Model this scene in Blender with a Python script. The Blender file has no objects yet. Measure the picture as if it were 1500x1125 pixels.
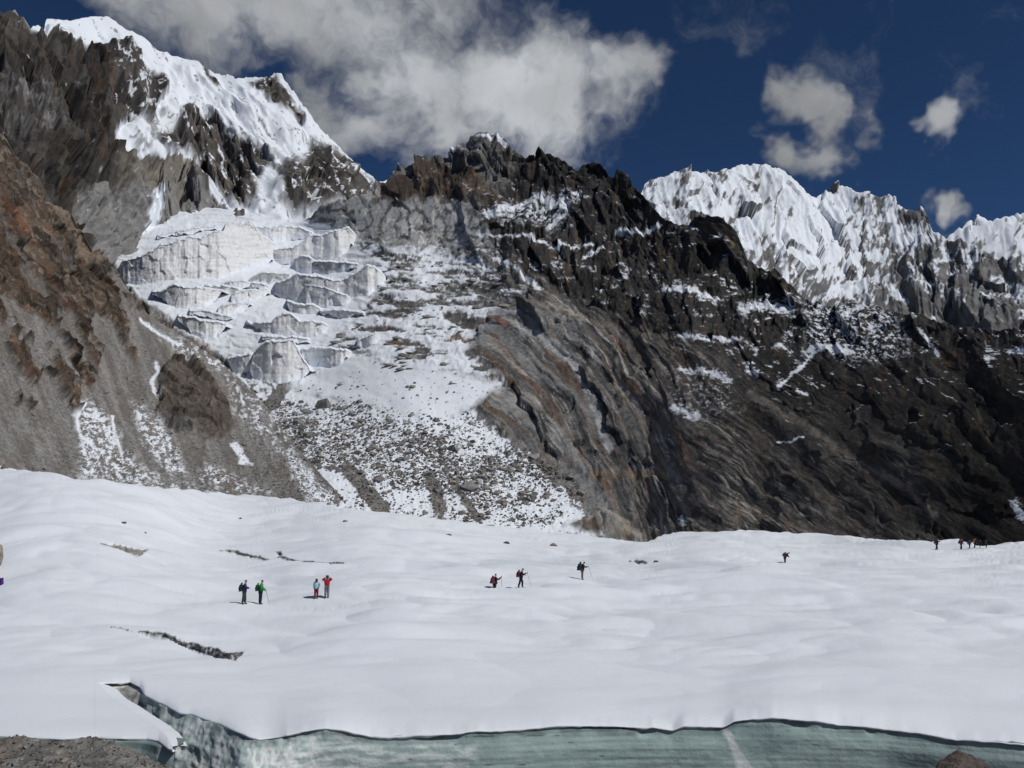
import bpy, math, random
import numpy as np

# ------------------------------------------------------------------ camera, sky, sun
F = 1250.0                      # focal length in photo pixels (photo 1500 x 1125)
PITCH = math.atan(170.5 / F)
CAMZ = 7.5
CP, SP = math.cos(PITCH), math.sin(PITCH)
scene = bpy.context.scene
col_ = scene.collection
cam_d = bpy.data.cameras.new("camera"); cam = bpy.data.objects.new("camera", cam_d)
col_.objects.link(cam); scene.camera = cam
cam.location = (0, 0, CAMZ); cam.rotation_euler = (math.pi / 2 + PITCH, 0, 0)
cam_d.sensor_width = 36; cam_d.lens = 36 * F / 1500
cam_d.clip_start = 0.1; cam_d.clip_end = 40000
scene.view_settings.view_transform = 'Standard'; scene.view_settings.look = 'None'
scene.view_settings.gamma = 1; scene.view_settings.use_curve_mapping = False
scene.view_settings.exposure = 0.0

SUN_AZ = math.radians(119)       # compass-like: 0 = +y (away from camera), 90 = +x (right)
SUN_EL = math.radians(50)
sun_d = bpy.data.lights.new("sun", 'SUN'); sun_d.energy = 2.85; sun_d.angle = math.radians(0.5)
sun_d.color = (1.0, 0.975, 0.935)
sun = bpy.data.objects.new("sun", sun_d); col_.objects.link(sun)
sun.rotation_euler = (math.pi / 2 - SUN_EL, 0, math.pi - SUN_AZ)


def ray(px, py):
    a = (px - 750) / F; b = (562.5 - py) / F
    dy = CP - b * SP
    return a / dy, (b * CP + SP) / dy        # x and z per unit of world y


def P(px, py, D):
    u, v = ray(px, py)
    return u * D, D, CAMZ + v * D


def make_world():
    w = bpy.data.worlds.new("World"); scene.world = w; w.use_nodes = True
    nt = w.node_tree; N = nt.nodes; L = nt.links
    for n in list(N): N.remove(n)
    out = N.new('ShaderNodeOutputWorld')
    sky = N.new('ShaderNodeTexSky'); sky.sky_type = 'NISHITA'; sky.sun_disc = False
    sky.sun_elevation = SUN_EL; sky.sun_rotation = SUN_AZ
    sky.altitude = 5400; sky.air_density = 0.75; sky.dust_density = 0.0; sky.ozone_density = 1.6
    bg = N.new('ShaderNodeBackground'); bg.inputs[1].default_value = 0.052
    tint = N.new('ShaderNodeMix'); tint.data_type = 'RGBA'; tint.blend_type = 'MULTIPLY'
    tint.inputs[0].default_value = 1.0
    L.new(sky.outputs[0], tint.inputs[6]); tint.inputs[7].default_value = (0.50, 0.76, 1.0, 1)
    L.new(tint.outputs[2], bg.inputs[0])
    tc = N.new('ShaderNodeTexCoord')

    def math_(op, a, b=None, c=None, clamp=False):
        m = N.new('ShaderNodeMath'); m.operation = op; m.use_clamp = clamp
        for i, q in enumerate((a, b, c)):
            if q is None: continue
            if isinstance(q, (int, float)): m.inputs[i].default_value = q
            else: L.new(q, m.inputs[i])
        return m.outputs[0]

    def noise(scale, detail, rough, src):
        n = N.new('ShaderNodeTexNoise'); n.inputs['Scale'].default_value = scale
        n.inputs['Detail'].default_value = detail; n.inputs['Roughness'].default_value = rough
        L.new(src, n.inputs['Vector']); return n
    nrm = N.new('ShaderNodeVectorMath'); nrm.operation = 'NORMALIZE'
    L.new(tc.outputs['Generated'], nrm.inputs[0])
    base = nrm.outputs[0]
    wn = noise(4.2, 5, 0.6, base)
    sub = N.new('ShaderNodeVectorMath'); sub.operation = 'SUBTRACT'
    L.new(wn.outputs['Color'], sub.inputs[0]); sub.inputs[1].default_value = (.5, .5, .5)
    sc = N.new('ShaderNodeVectorMath'); sc.operation = 'SCALE'; sc.inputs['Scale'].default_value = 0.24
    L.new(sub.outputs[0], sc.inputs[0])
    ad = N.new('ShaderNodeVectorMath'); ad.operation = 'ADD'
    L.new(base, ad.inputs[0]); L.new(sc.outputs[0], ad.inputs[1])
    warped = ad.outputs[0]
    blobs = [(190, -40, 130, .85), (330, -10, 150, .95), (470, -30, 180, 1.0), (590, -50, 150, .95), (560, 45, 85, .8), (340, 55, 60, .6),
             (480, 185, 70, .8), (530, 215, 70, .85), (545, 130, 70, .75), (600, 150, 105, .95), (690, 150, 120, 1.05), (800, 135, 125, 1.1), (880, 125, 75, .95),
             (930, 120, 62, .85), (770, 60, 40, .6), (640, 205, 70, .8), (780, 205, 75, .85), (470, 130, 45, .6),
             (1100, 135, 40, 0.92), (1130, 120, 52, 1.04), (1160, 135, 60, 1.10), (1185, 165, 57, 1.10), (1205, 185, 43, 0.98), (1165, 105, 36, 0.85),
             (1245, 192, 36, 0.92), (1270, 182, 43, 1.04), (1300, 178, 45, 1.04), (1330, 180, 48, 1.10), (1360, 182, 50, 1.10), (1390, 190, 40, 0.98), (1340, 222, 36, 0.79),
             (1115, 232, 43, 1.10), (1145, 232, 52, 1.16), (1175, 245, 55, 1.16), (1205, 262, 50, 1.16), (1240, 278, 45, 1.10), (1275, 285, 43, 1.10), (1310, 288, 43, 1.10), (1345, 290, 38, 1.04), (1405, 290, 31, 0.98), (1430, 292, 28, 0.92)]
    tot = None
    for (px, py, r, s) in blobs:
        u, v = ray(px, py); ln = math.sqrt(u * u + 1 + v * v)
        d = N.new('ShaderNodeVectorMath'); d.operation = 'DISTANCE'
        L.new(warped, d.inputs[0]); d.inputs[1].default_value = (u / ln, 1 / ln, v / ln)
        rr = r * 1.45 / F / ln
        m = N.new('ShaderNodeMapRange'); m.interpolation_type = 'SMOOTHSTEP'
        m.inputs[1].default_value = 0; m.inputs[2].default_value = rr
        m.inputs[3].default_value = s; m.inputs[4].default_value = 0
        L.new(d.outputs['Value'], m.inputs[0])
        tot = m.outputs[0] if tot is None else math_('SMOOTH_MAX', tot, m.outputs[0], 0.25)
    # clouds elsewhere in the sky (above and behind the camera)
    gen = noise(1.6, 6, 0.55, base)
    sep = N.new('ShaderNodeSeparateXYZ'); L.new(base, sep.inputs[0])
    off = N.new('ShaderNodeMapRange'); off.inputs[1].default_value = 0.72; off.inputs[2].default_value = 0.45
    L.new(sep.outputs[1], off.inputs[0])
    g2 = math_('MULTIPLY', math_('MULTIPLY', math_('SUBTRACT', gen.outputs['Fac'], 0.5, clamp=True), 4.0), off.outputs[0])
    tot = math_('MAXIMUM', tot, g2)
    fine = noise(9.0, 9, 0.62, warped)
    dens = math_('ADD', math_('MULTIPLY', tot, 1.35), math_('MULTIPLY', math_('SUBTRACT', fine.outputs['Fac'], 0.5), 2.3))
    mr = N.new('ShaderNodeMapRange'); mr.interpolation_type = 'SMOOTHSTEP'
    mr.inputs[1].default_value = 0.30; mr.inputs[2].default_value = 1.25
    L.new(dens, mr.inputs[0])
    gate = N.new('ShaderNodeMapRange'); gate.inputs[1].default_value = 0.02; gate.inputs[2].default_value = 0.3
    L.new(tot, gate.inputs[0])
    fac = math_('MULTIPLY', mr.outputs[0], gate.outputs[0], clamp=True)
    # cloud colour: thicker parts are brighter, with a soft grey variation
    big = noise(3.3, 4, 0.5, base)
    cr = N.new('ShaderNodeMapRange'); cr.inputs[1].default_value = 0.36; cr.inputs[2].default_value = 0.66
    cr.inputs[3].default_value = 0.26; cr.inputs[4].default_value = 0.56
    L.new(big.outputs['Fac'], cr.inputs[0])
    fine2 = noise(13.0, 6, 0.55, warped)
    cv = math_('MULTIPLY', cr.outputs[0], math_('ADD', math_('MULTIPLY', fine2.outputs['Fac'], 0.9), 0.55))
    cc = N.new('ShaderNodeCombineXYZ')
    L.new(math_('MULTIPLY', cv, 0.97), cc.inputs[0]); L.new(cv, cc.inputs[1]); L.new(math_('MULTIPLY', cv, 1.04), cc.inputs[2])
    bc = N.new('ShaderNodeBackground'); L.new(cc.outputs[0], bc.inputs[0]); bc.inputs[1].default_value = 1.0
    mx = N.new('ShaderNodeMixShader'); L.new(math_('MULTIPLY', fac, 0.94), mx.inputs[0])
    L.new(bg.outputs[0], mx.inputs[1]); L.new(bc.outputs[0], mx.inputs[2])
    L.new(mx.outputs[0], out.inputs[0])


make_world()

# ------------------------------------------------------------------ numpy helpers
rng = np.random.default_rng(7)
random.seed(7)
_perm = np.random.default_rng(11).permutation(4096).astype(np.int64)
_g = np.random.default_rng(12).normal(size=(4096, 3)); _g /= np.linalg.norm(_g, axis=1)[:, None]
_g = _g.astype(np.float32)


_g2 = np.stack([np.cos(np.arange(4096) * 2.399963), np.sin(np.arange(4096) * 2.399963)], 1).astype(np.float32)
_p32 = _perm.astype(np.int32)


def perlin2(x, y, k):
    x, y = np.broadcast_arrays(np.asarray(x, np.float32), np.asarray(y, np.float32))
    fx = np.floor(x); fy = np.floor(y); xi = fx.astype(np.int32) + k; yi = fy.astype(np.int32); xf = x - fx; yf = y - fy
    fu = xf * xf * xf * (xf * (xf * 6 - 15) + 10); fv = yf * yf * yf * (yf * (yf * 6 - 15) + 10)
    a = _p32[xi & 4095] + yi; b = _p32[(xi + 1) & 4095] + yi

    def c(h, dx, dy):
        h = _p32[h & 4095]; return _g2[h, 0] * dx + _g2[h, 1] * dy
    n0 = c(a, xf, yf); n1 = c(b, xf - 1, yf); n2 = c(a + 1, xf, yf - 1); n3 = c(b + 1, xf - 1, yf - 1)
    n0 = n0 + (n1 - n0) * fu; n2 = n2 + (n3 - n2) * fu
    return (n0 + (n2 - n0) * fv) * 1.45


def perlin(x, y, z):
    if np.ndim(z) == 0:
        return perlin2(x, y, int(float(z) * 131.0) + 7000)
    x, y, z = np.broadcast_arrays(np.asarray(x, np.float32), np.asarray(y, np.float32), np.asarray(z, np.float32))
    xi = np.floor(x).astype(np.int64); yi = np.floor(y).astype(np.int64); zi = np.floor(z).astype(np.int64)
    xf = x - xi; yf = y - yi; zf = z - zi
    fu = xf * xf * xf * (xf * (xf * 6 - 15) + 10); fv = yf * yf * yf * (yf * (yf * 6 - 15) + 10); fw = zf * zf * zf * (zf * (zf * 6 - 15) + 10)

    def c(i, j, k):
        h = _perm[(xi + i) & 4095]; h = _perm[(h + yi + j) & 4095]; h = _perm[(h + zi + k) & 4095]
        g = _g[h]
        return g[..., 0] * (xf - i) + g[..., 1] * (yf - j) + g[..., 2] * (zf - k)
    l = lambda a, b, t: a + (b - a) * t
    return l(l(l(c(0, 0, 0), c(1, 0, 0), fu), l(c(0, 1, 0), c(1, 1, 0), fu), fv),
             l(l(c(0, 0, 1), c(1, 0, 1), fu), l(c(0, 1, 1), c(1, 1, 1), fu), fv), fw) * 1.6


def fbm(x, y, z=0.0, o=4, g=0.5, lac=2.03):
    a = 1.0; s = 0; t = 0; f = 1.0
    for i in range(o):
        s = s + a * perlin(np.asarray(x) * f + 17.3 * i, np.asarray(y) * f + 5.1 * i, np.asarray(z) * f + 9.7 * i)
        t += a; a *= g; f *= lac
    return s / t


def ridged(x, y, z=0.0, o=4, g=0.5):
    a = 1.0; s = 0; t = 0; f = 1.0
    for i in range(o):
        s = s + a * (1 - 2 * np.abs(perlin(np.asarray(x) * f + 31.3 * i, np.asarray(y) * f + 7.1 * i, np.asarray(z) * f + 3.7 * i)))
        t += a; a *= g; f *= 2.07
    return s / t


def facet(x, y, seed, tilt=1.0, jit=.9):
    """broken rock: cells with planes tilted their own way. returns height, a number per cell, distance to the joint"""
    x = np.asarray(x, np.float32); y = np.asarray(y, np.float32); xi = np.floor(x).astype(np.int32); yi = np.floor(y).astype(np.int32)
    b1 = np.full(x.shape, 9, np.float32); b2 = b1.copy(); h = np.zeros(x.shape, np.float32); idn = h.copy()
    for i in (-1, 0, 1):
        for j in (-1, 0, 1):
            k = _p32[(_p32[(xi + i + seed) & 4095] + yi + j) & 4095]
            cx = xi + i + .5 + jit * (_g[k, 0]) * .5; cy = yi + j + .5 + jit * (_g[k, 1]) * .5
            dx = x - cx; dy = y - cy; d = np.abs(dx) * .6 + np.abs(dy) * .6 + .4 * np.hypot(dx, dy)
            k2 = _p32[(k + 77) & 4095]; hh = tilt * (_g[k2, 0] * dx + _g[k2, 1] * dy) + .45 * _g[k2, 2]
            c = d < b1; b2 = np.where(c, b1, np.minimum(b2, d)); h = np.where(c, hh, h); idn = np.where(c, k2 / 4096.0, idn); b1 = np.where(c, d, b1)
    return h, idn, b2 - b1


def sstep(a, b, x):
    t = np.clip((x - a) / (b - a), 0, 1); return t * t * (3 - 2 * t)


def mix(a, b, t):
    return a + (b - a) * t


def mixc(c, d, t):
    return (c + (np.asarray(d, np.float32) - c) * np.asarray(t)[..., None]).astype(np.float32)


def sdist(px, py, pts):
    """signed distance to a polygon, positive inside"""
    pts = np.asarray(pts, float); n = len(pts)
    d = np.full(px.shape, 1e9); ins = np.zeros(px.shape, bool)
    for i in range(n):
        ax, ay = pts[i]; bx, by = pts[(i + 1) % n]
        ex, ey = bx - ax, by - ay
        t = np.clip(((px - ax) * ex + (py - ay) * ey) / (ex * ex + ey * ey + 1e-9), 0, 1)
        d = np.minimum(d, np.hypot(px - ax - t * ex, py - ay - t * ey))
        cond = ((ay > py) != (by > py)) & (px < (bx - ax) * (py - ay) / (by - ay + 1e-12) + ax)
        ins ^= cond
    return np.where(ins, d, -d)


def ldist(px, py, pts):
    pts = np.asarray(pts, float); d = np.full(px.shape, 1e9)
    for i in range(len(pts) - 1):
        ax, ay = pts[i]; bx, by = pts[i + 1]; ex, ey = bx - ax, by - ay
        t = np.clip(((px - ax) * ex + (py - ay) * ey) / (ex * ex + ey * ey + 1e-9), 0, 1)
        d = np.minimum(d, np.hypot(px - ax - t * ex, py - ay - t * ey))
    return d


class RBF:
    def __init__(s, pts, c=45.0, reg=0.0):
        pts = np.asarray(pts, float); s.c = c; s.xy = pts[:, :2]; v = np.log(pts[:, 2]); n = len(pts)
        A = np.zeros((n + 3, n + 3)); d = np.hypot(s.xy[:, None, 0] - s.xy[None, :, 0], s.xy[:, None, 1] - s.xy[None, :, 1])
        A[:n, :n] = -np.sqrt(d * d + c * c) - reg * np.eye(n)
        A[:n, n] = 1; A[:n, n + 1:] = s.xy / 500; A[n, :n] = 1; A[n + 1:, :n] = s.xy.T / 500
        s.w = np.linalg.solve(A, np.concatenate([v, [0, 0, 0]])); s.n = n

    def __call__(s, px, py):
        px = np.asarray(px, float); py = np.asarray(py, float)
        r = s.w[s.n] + s.w[s.n + 1] * px / 500 + s.w[s.n + 2] * py / 500
        for (x, y), w in zip(s.xy, s.w[:s.n]):
            r = r - w * np.sqrt((px - x) ** 2 + (py - y) ** 2 + s.c ** 2)
        return np.exp(r)


def curve(pts):
    a = np.asarray(pts, float); return lambda x: np.interp(x, a[:, 0], a[:, 1])


def columns(a, b, step, ext=400, estep=12):
    """dense columns in the photographed part, coarser beyond"""
    core = np.arange(max(a, -40), min(b, 1540) + step, step)
    l = np.arange(a, core[0], estep) if a < core[0] - estep else np.array([])
    r = np.arange(core[-1] + estep, b + 1, estep) if b > core[-1] + estep else np.array([])
    return np.concatenate([l, core, r])


# ------------------------------------------------------------------ objects and materials
def tag(o, label=None, cat=None, group=None, kind=None):
    if label: o['label'] = label
    if cat: o['category'] = cat
    if group: o['group'] = group
    if kind: o['kind'] = kind
    return o


def make_mesh(name, V, Q, mat, parent=None, cols=None, snow=None, smooth=True):
    """V (n,3) vertices, Q (m,k) faces with k = 3 or 4"""
    V = np.asarray(V, np.float32); Q = np.asarray(Q, np.int32); k = Q.shape[1]
    me = bpy.data.meshes.new(name)
    me.vertices.add(len(V)); me.vertices.foreach_set('co', V.ravel())
    me.loops.add(Q.size); me.loops.foreach_set('vertex_index', Q.ravel())
    me.polygons.add(len(Q)); me.polygons.foreach_set('loop_start', np.arange(0, Q.size, k, dtype=np.int32))
    me.polygons.foreach_set('use_smooth', np.full(len(Q), smooth))
    if cols is not None:
        at = me.attributes.new('tone', 'FLOAT_COLOR', 'POINT')
        c4 = np.ones((len(V), 4), np.float32); c4[:, :3] = cols; at.data.foreach_set('color', c4.ravel())
    if snow is not None:
        at = me.attributes.new('snow', 'FLOAT', 'POINT'); at.data.foreach_set('value', np.asarray(snow, np.float32).ravel())
    me.update(calc_edges=True); me.validate()
    if mat: me.materials.append(mat)
    o = bpy.data.objects.new(name, me); col_.objects.link(o)
    if parent: o.parent = parent
    return o


def nodes_mat(name):
    m = bpy.data.materials.new(name); m.use_nodes = True
    nt = m.node_tree; b = nt.nodes['Principled BSDF']
    return m, nt, nt.nodes, nt.links, b


def terrain_mat(name, scale, bump=0.5, var=0.35, dist=1.0):
    """base colour comes from the mesh's own colour attribute, grain and relief from noise"""
    m, nt, N, L, b = nodes_mat(name)
    at = N.new('ShaderNodeAttribute'); at.attribute_name = 'tone'
    sn = N.new('ShaderNodeAttribute'); sn.attribute_name = 'snow'
    tc = N.new('ShaderNodeTexCoord')
    n1 = N.new('ShaderNodeTexNoise'); n1.inputs['Scale'].default_value = scale; n1.inputs['Detail'].default_value = 8; n1.inputs['Roughness'].default_value = 0.68
    L.new(tc.outputs['Object'], n1.inputs['Vector'])
    mr = N.new('ShaderNodeMapRange'); mr.inputs[1].default_value = 0.25; mr.inputs[2].default_value = 0.75
    mr.inputs[3].default_value = 1 - var; mr.inputs[4].default_value = 1 + var
    L.new(n1.outputs['Fac'], mr.inputs[0])
    # little variation where snow lies
    k = N.new('ShaderNodeMix'); k.data_type = 'FLOAT'; L.new(sn.outputs['Fac'], k.inputs[0]); L.new(mr.outputs[0], k.inputs[2]); k.inputs[3].default_value = 1.0
    mu = N.new('ShaderNodeVectorMath'); mu.operation = 'SCALE'; L.new(at.outputs['Color'], mu.inputs[0]); L.new(k.outputs[0], mu.inputs['Scale'])
    L.new(mu.outputs[0], b.inputs['Base Color'])
    b.inputs['Roughness'].default_value = 0.85; b.inputs['Specular IOR Level'].default_value = 0.15
    bp = N.new('ShaderNodeBump'); bp.inputs['Strength'].default_value = bump; bp.inputs['Distance'].default_value = dist
    mm = N.new('ShaderNodeMath'); mm.operation = 'MULTIPLY_ADD'; L.new(sn.outputs['Fac'], mm.inputs[0]); mm.inputs[1].default_value = -0.75; mm.inputs[2].default_value = 1.0
    ms = N.new('ShaderNodeMath'); ms.operation = 'MULTIPLY'; L.new(mm.outputs[0], ms.inputs[0]); ms.inputs[1].default_value = bump
    L.new(ms.outputs[0], bp.inputs['Strength']); L.new(n1.outputs['Fac'], bp.inputs['Height']); L.new(bp.outputs[0], b.inputs['Normal'])
    return m


def simple_mat(name, c, rough=0.8, var=0.15, scale=20, bump=0.2, dist=0.01, spec=0.2):
    m, nt, N, L, b = nodes_mat(name)
    tc = N.new('ShaderNodeTexCoord'); n1 = N.new('ShaderNodeTexNoise'); n1.inputs['Scale'].default_value = scale; n1.inputs['Detail'].default_value = 5
    L.new(tc.outputs['Object'], n1.inputs['Vector'])
    mr = N.new('ShaderNodeMapRange'); mr.inputs[1].default_value = .25; mr.inputs[2].default_value = .75; mr.inputs[3].default_value = 1 - var; mr.inputs[4].default_value = 1 + var
    L.new(n1.outputs['Fac'], mr.inputs[0])
    mu = N.new('ShaderNodeVectorMath'); mu.operation = 'SCALE'; mu.inputs[0].default_value = c[:3]; L.new(mr.outputs[0], mu.inputs['Scale'])
    L.new(mu.outputs[0], b.inputs['Base Color']); b.inputs['Roughness'].default_value = rough; b.inputs['Specular IOR Level'].default_value = spec
    bp = N.new('ShaderNodeBump'); bp.inputs['Strength'].default_value = bump; bp.inputs['Distance'].default_value = dist
    L.new(n1.outputs['Fac'], bp.inputs['Height']); L.new(bp.outputs[0], b.inputs['Normal'])
    return m


M_far = terrain_mat('far_mountain', 0.02, 0.5, 0.3, 20)
M_peak = terrain_mat('peak_rock_snow', 0.09, 0.7, 0.4, 5)
M_slope = terrain_mat('slope_rock_snow', 0.35, 0.8, 0.5, 1.4)
M_spur = terrain_mat('spur_rock_scree', 0.55, 0.8, 0.5, 0.9)
M_field = terrain_mat('snow_field', 1.7, 0.9, 0.10, 0.10)
M_ice = terrain_mat('glacier_ice', 1.6, 0.5, 0.16, 0.12)
M_serac = terrain_mat('serac_ice', 0.25, 0.6, 0.12, 1.6)
M_rub = terrain_mat('rubble', 3.0, 0.9, 0.5, 0.08)

SNOW = np.array([0.77, 0.808, 0.865], np.float32)


def col3(shape, c):
    a = np.empty(shape + (3,), np.float32); a[...] = c; return a


def grid_faces(nr, nc):
    i = np.arange(nr * nc).reshape(nr, nc)
    return np.stack([i[:-1, :-1], i[:-1, 1:], i[1:, 1:], i[1:, :-1]], -1).reshape(-1, 4)


def grid_normals(V):
    du = np.gradient(V, axis=1); dv = np.gradient(V, axis=0)
    n = np.cross(du, dv); n /= np.linalg.norm(n, axis=-1, keepdims=True) + 1e-9
    return n


class Sheet:
    """a slope measured by eye: columns from a lower to an upper edge, each point at its own distance"""
    def __init__(s, cols, top, bot, nrows, D, disp, jag=None, rowpow=1.0):
        v = np.linspace(0, 1, nrows) ** rowpow
        t = top(cols); b = bot(cols)
        if jag is not None: t = t + jag(cols)
        s.px = np.repeat(cols[None, :], nrows, 0); s.py = b[None, :] + (t - b)[None, :] * v[:, None]
        s.D = D(s.px, s.py)
        V = np.stack(P(s.px, s.py, s.D), -1); n = grid_normals(V)
        V = V + n * disp(s, V)[..., None]
        s.V = V; s.n = grid_normals(V)

    def build(s, name, mat, colf, back=None, **kw):
        c, sn = colf(s)
        V = s.V; nr, nc = V.shape[:2]
        if back:                                   # the far side of the ridge falls away behind it
            top = V[-1]; ks = np.array([0.05, 0.2, 0.5, 1.0]); extra = []
            for k in ks:
                e = top.copy(); e[:, 1] += back * k; e[:, 2] -= back * (k ** 1.4) * 1.1; extra.append(e)
            V = np.concatenate([V, np.array(extra)], 0)
            c = np.concatenate([c, np.repeat(c[-1:], 4, 0)], 0); sn = np.concatenate([sn, np.repeat(sn[-1:], 4, 0)], 0)
        s.obj = make_mesh(name, V.reshape(-1, 3), grid_faces(V.shape[0], nc), mat, cols=c.reshape(-1, 3), snow=sn.ravel(), **kw)
        return s.obj


# ------------------------------------------------------------------ far snowy ranges
def far_disp(amp, wl):
    def f(s, V):
        # flutings run down the face, ridged forms between them
        x = V[..., 0]; z = V[..., 2]; y = V[..., 1]
        w = fbm(s.px / 70, s.py / 70, 3.3, 3) * .5; u = s.px / 1.0 - s.py * .18; V_ = s.py; fh, fi, fe = facet(u / 34 + w, V_ / 46 + w, 5, 1.6)
        a = fh * amp * 1.15 + ridged(u / 80 + w, V_ / 160, 17.7, 2) * amp * 1.3
        b = ridged(u / 13 + w * 2, V_ / 90, 7.7, 3, .5) * amp * 0.42
        c = fbm(s.px / 9, s.py / 11, 9, 4) * amp * 0.35
        return a + b + c
    return f


def far_col(bias_f):
    def f(s):
        x, y, z = s.V[..., 0] / 100, s.V[..., 1] / 100, s.V[..., 2] / 100
        px, py = s.px, s.py
        r = fbm(px / 26, py / 34, 1.1, 5, .62) + 0.5 * fbm(px / 7 + py / 18, py / 16, 4.4, 3)
        steep = 1 - s.n[..., 2]
        sc = sstep(-0.10, 0.16, bias_f(px, py) - r * 1.15 - (steep - .45) * 0.8)
        rock = col3(px.shape, (0.185, 0.185, 0.19)); rock = mixc(rock, (0.12, 0.115, 0.11), sstep(-.3, .3, fbm(px / 15, py / 15, 9, 3)))
        c = mixc(rock, SNOW, sc)
        return c, sc
    return f


D_far = RBF([(900, 700, 2400), (1100, 640, 2400), (1500, 640, 2300), (960, 262, 3500), (1085, 243, 3700), (1190, 290, 3600), (1350, 320, 3400), (1240, 430, 3000),
             (1150, 430, 2850), (1050, 400, 2900), (1600, 420, 2700), (1450, 420, 2800), (1700, 600, 2300)], 60)
top_far = curve([(860, 330), (935, 290), (945, 268), (960, 262), (1000, 254), (1030, 252), (1055, 258), (1085, 242), (1100, 247), (1140, 250), (1152, 262), (1172, 282), (1190, 290),
                 (1205, 282), (1225, 279), (1243, 286), (1255, 297), (1280, 296), (1300, 302), (1320, 310), (1340, 322), (1350, 314), (1360, 325), (1366, 342), (1385, 352), (1400, 362),
                 (1425, 372), (1450, 372), (1475, 385), (1520, 380), (1600, 390), (1800, 420)])
sf = Sheet(columns(850, 1800, 1.45), top_far, lambda x: 640 + x * 0, 260, D_far, far_disp(23, 60), jag=lambda c: fbm(c / 9, 2.2, 0, 4) * 4.5)
bf = lambda px, py: 0.20 - 0.20 * sstep(1220, 1400, px) - 0.20 * sstep(350, 470, py) - 0.18 * sstep(1010, 1100, px) * sstep(330, 400, py) \
    + 0.40 * sstep(-30, 12, sdist(px, py, [(1150, 290), (1210, 300), (1240, 400), (1250, 440), (1215, 440), (1160, 360)]))
o = sf.build('mountain_range', M_far, far_col(bf), back=500)
tag(o, kind='structure')
D_far2 = RBF([(1300, 500, 5200), (1700, 500, 5200), (1500, 300, 6300), (1400, 330, 6200), (1700, 320, 6300)], 60)
top_far2 = curve([(1340, 395), (1385, 352), (1400, 340), (1420, 326), (1432, 318), (1445, 325), (1470, 323), (1490, 317), (1515, 320), (1560, 330), (1620, 300), (1760, 350)])
sf = Sheet(columns(1340, 1760, 1.6), top_far2, lambda x: 560 + x * 0, 110, D_far2, far_disp(24, 80), jag=lambda c: fbm(c / 9, 8.2, 0, 3) * 4)
o = sf.build('mountain_peak', M_far, far_col(lambda px, py: 0.30 - 0.25 * sstep(340, 420, py)), back=600)
tag(o, kind='structure')

# ------------------------------------------------------------------ left snow peak with its dark rock wall
D_peak = RBF([(-250, 420, 420), (0, 420, 520), (-250, 60, 950), (0, 25, 1120), (0, 130, 900), (0, 230, 700), (110, 75, 1180), (150, 25, 1420), (100, 160, 950), (110, 270, 780), (150, 340, 740), (180, 420, 720),
              (200, 160, 1080), (250, 100, 1400), (220, 300, 860), (300, 250, 1010), (300, 320, 860), (400, 330, 900), (400, 220, 1100), (400, 115, 1420), (330, 150, 1300), (470, 200, 1250),
              (555, 268, 1260), (500, 330, 1000), (620, 380, 1000), (650, 300, 1300), (330, 430, 800), (500, 430, 900)], 40)
top_peak = curve([(-300, -40), (-60, 10), (0, 22), (22, 22), (32, 30), (42, 48), (52, 40), (62, 50), (66, 32), (84, 30), (100, 32), (120, 26), (140, 23), (155, 25), (168, 34), (180, 44), (200, 55), (215, 62),
                  (232, 78), (250, 86), (268, 88), (290, 94), (302, 104), (318, 110), (340, 116), (355, 118), (368, 116), (378, 114), (392, 118), (401, 109), (410, 113), (420, 124), (435, 145),
                  (455, 175), (480, 205), (510, 235), (535, 258), (552, 268), (575, 262), (640, 300), (700, 330)])


def peak_masks(px, py):
    e = 9 * fbm(px / 22, py / 22, 2.5, 4, .6)
    wall = sstep(-3, 3, e + sdist(px, py, [(-400, -80), (24, 20), (44, 48), (56, 60), (64, 66), (72, 52), (92, 62), (106, 74), (120, 66), (150, 70), (185, 68), (203, 90), (222, 112), (243, 128), (243, 148), (228, 162),
                                           (215, 195), (170, 198), (160, 214), (166, 238), (230, 252), (285, 262), (300, 300), (340, 345), (340, 500), (-400, 500)]))
    r2 = sstep(-8, 8, e + sdist(px, py, [(262, 172), (312, 182), (340, 212), (372, 226), (400, 250), (378, 262), (375, 300), (345, 305), (310, 285), (290, 262), (235, 245), (215, 215), (250, 200)]))
    r3 = sstep(-4, 6, e + sdist(px, py, [(362, 122), (405, 112), (422, 135), (446, 178), (440, 190), (412, 172), (385, 150)]))
    r4 = sstep(-8, 8, e + sdist(px, py, [(455, 212), (500, 232), (552, 276), (540, 310), (450, 326), (405, 322), (402, 262), (440, 250)]))
    rs = sstep(-3, 4, e * .6 + sdist(px, py, [(300, 97), (312, 118), (330, 145), (322, 150), (306, 130), (296, 110)]))
    rt = sstep(-5, 5, e * .6 + sdist(px, py, [(205, 175), (240, 165), (232, 190), (210, 235), (195, 245), (190, 225)])) * .6
    return wall, r2, r3, r4, rs, rt


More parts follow.
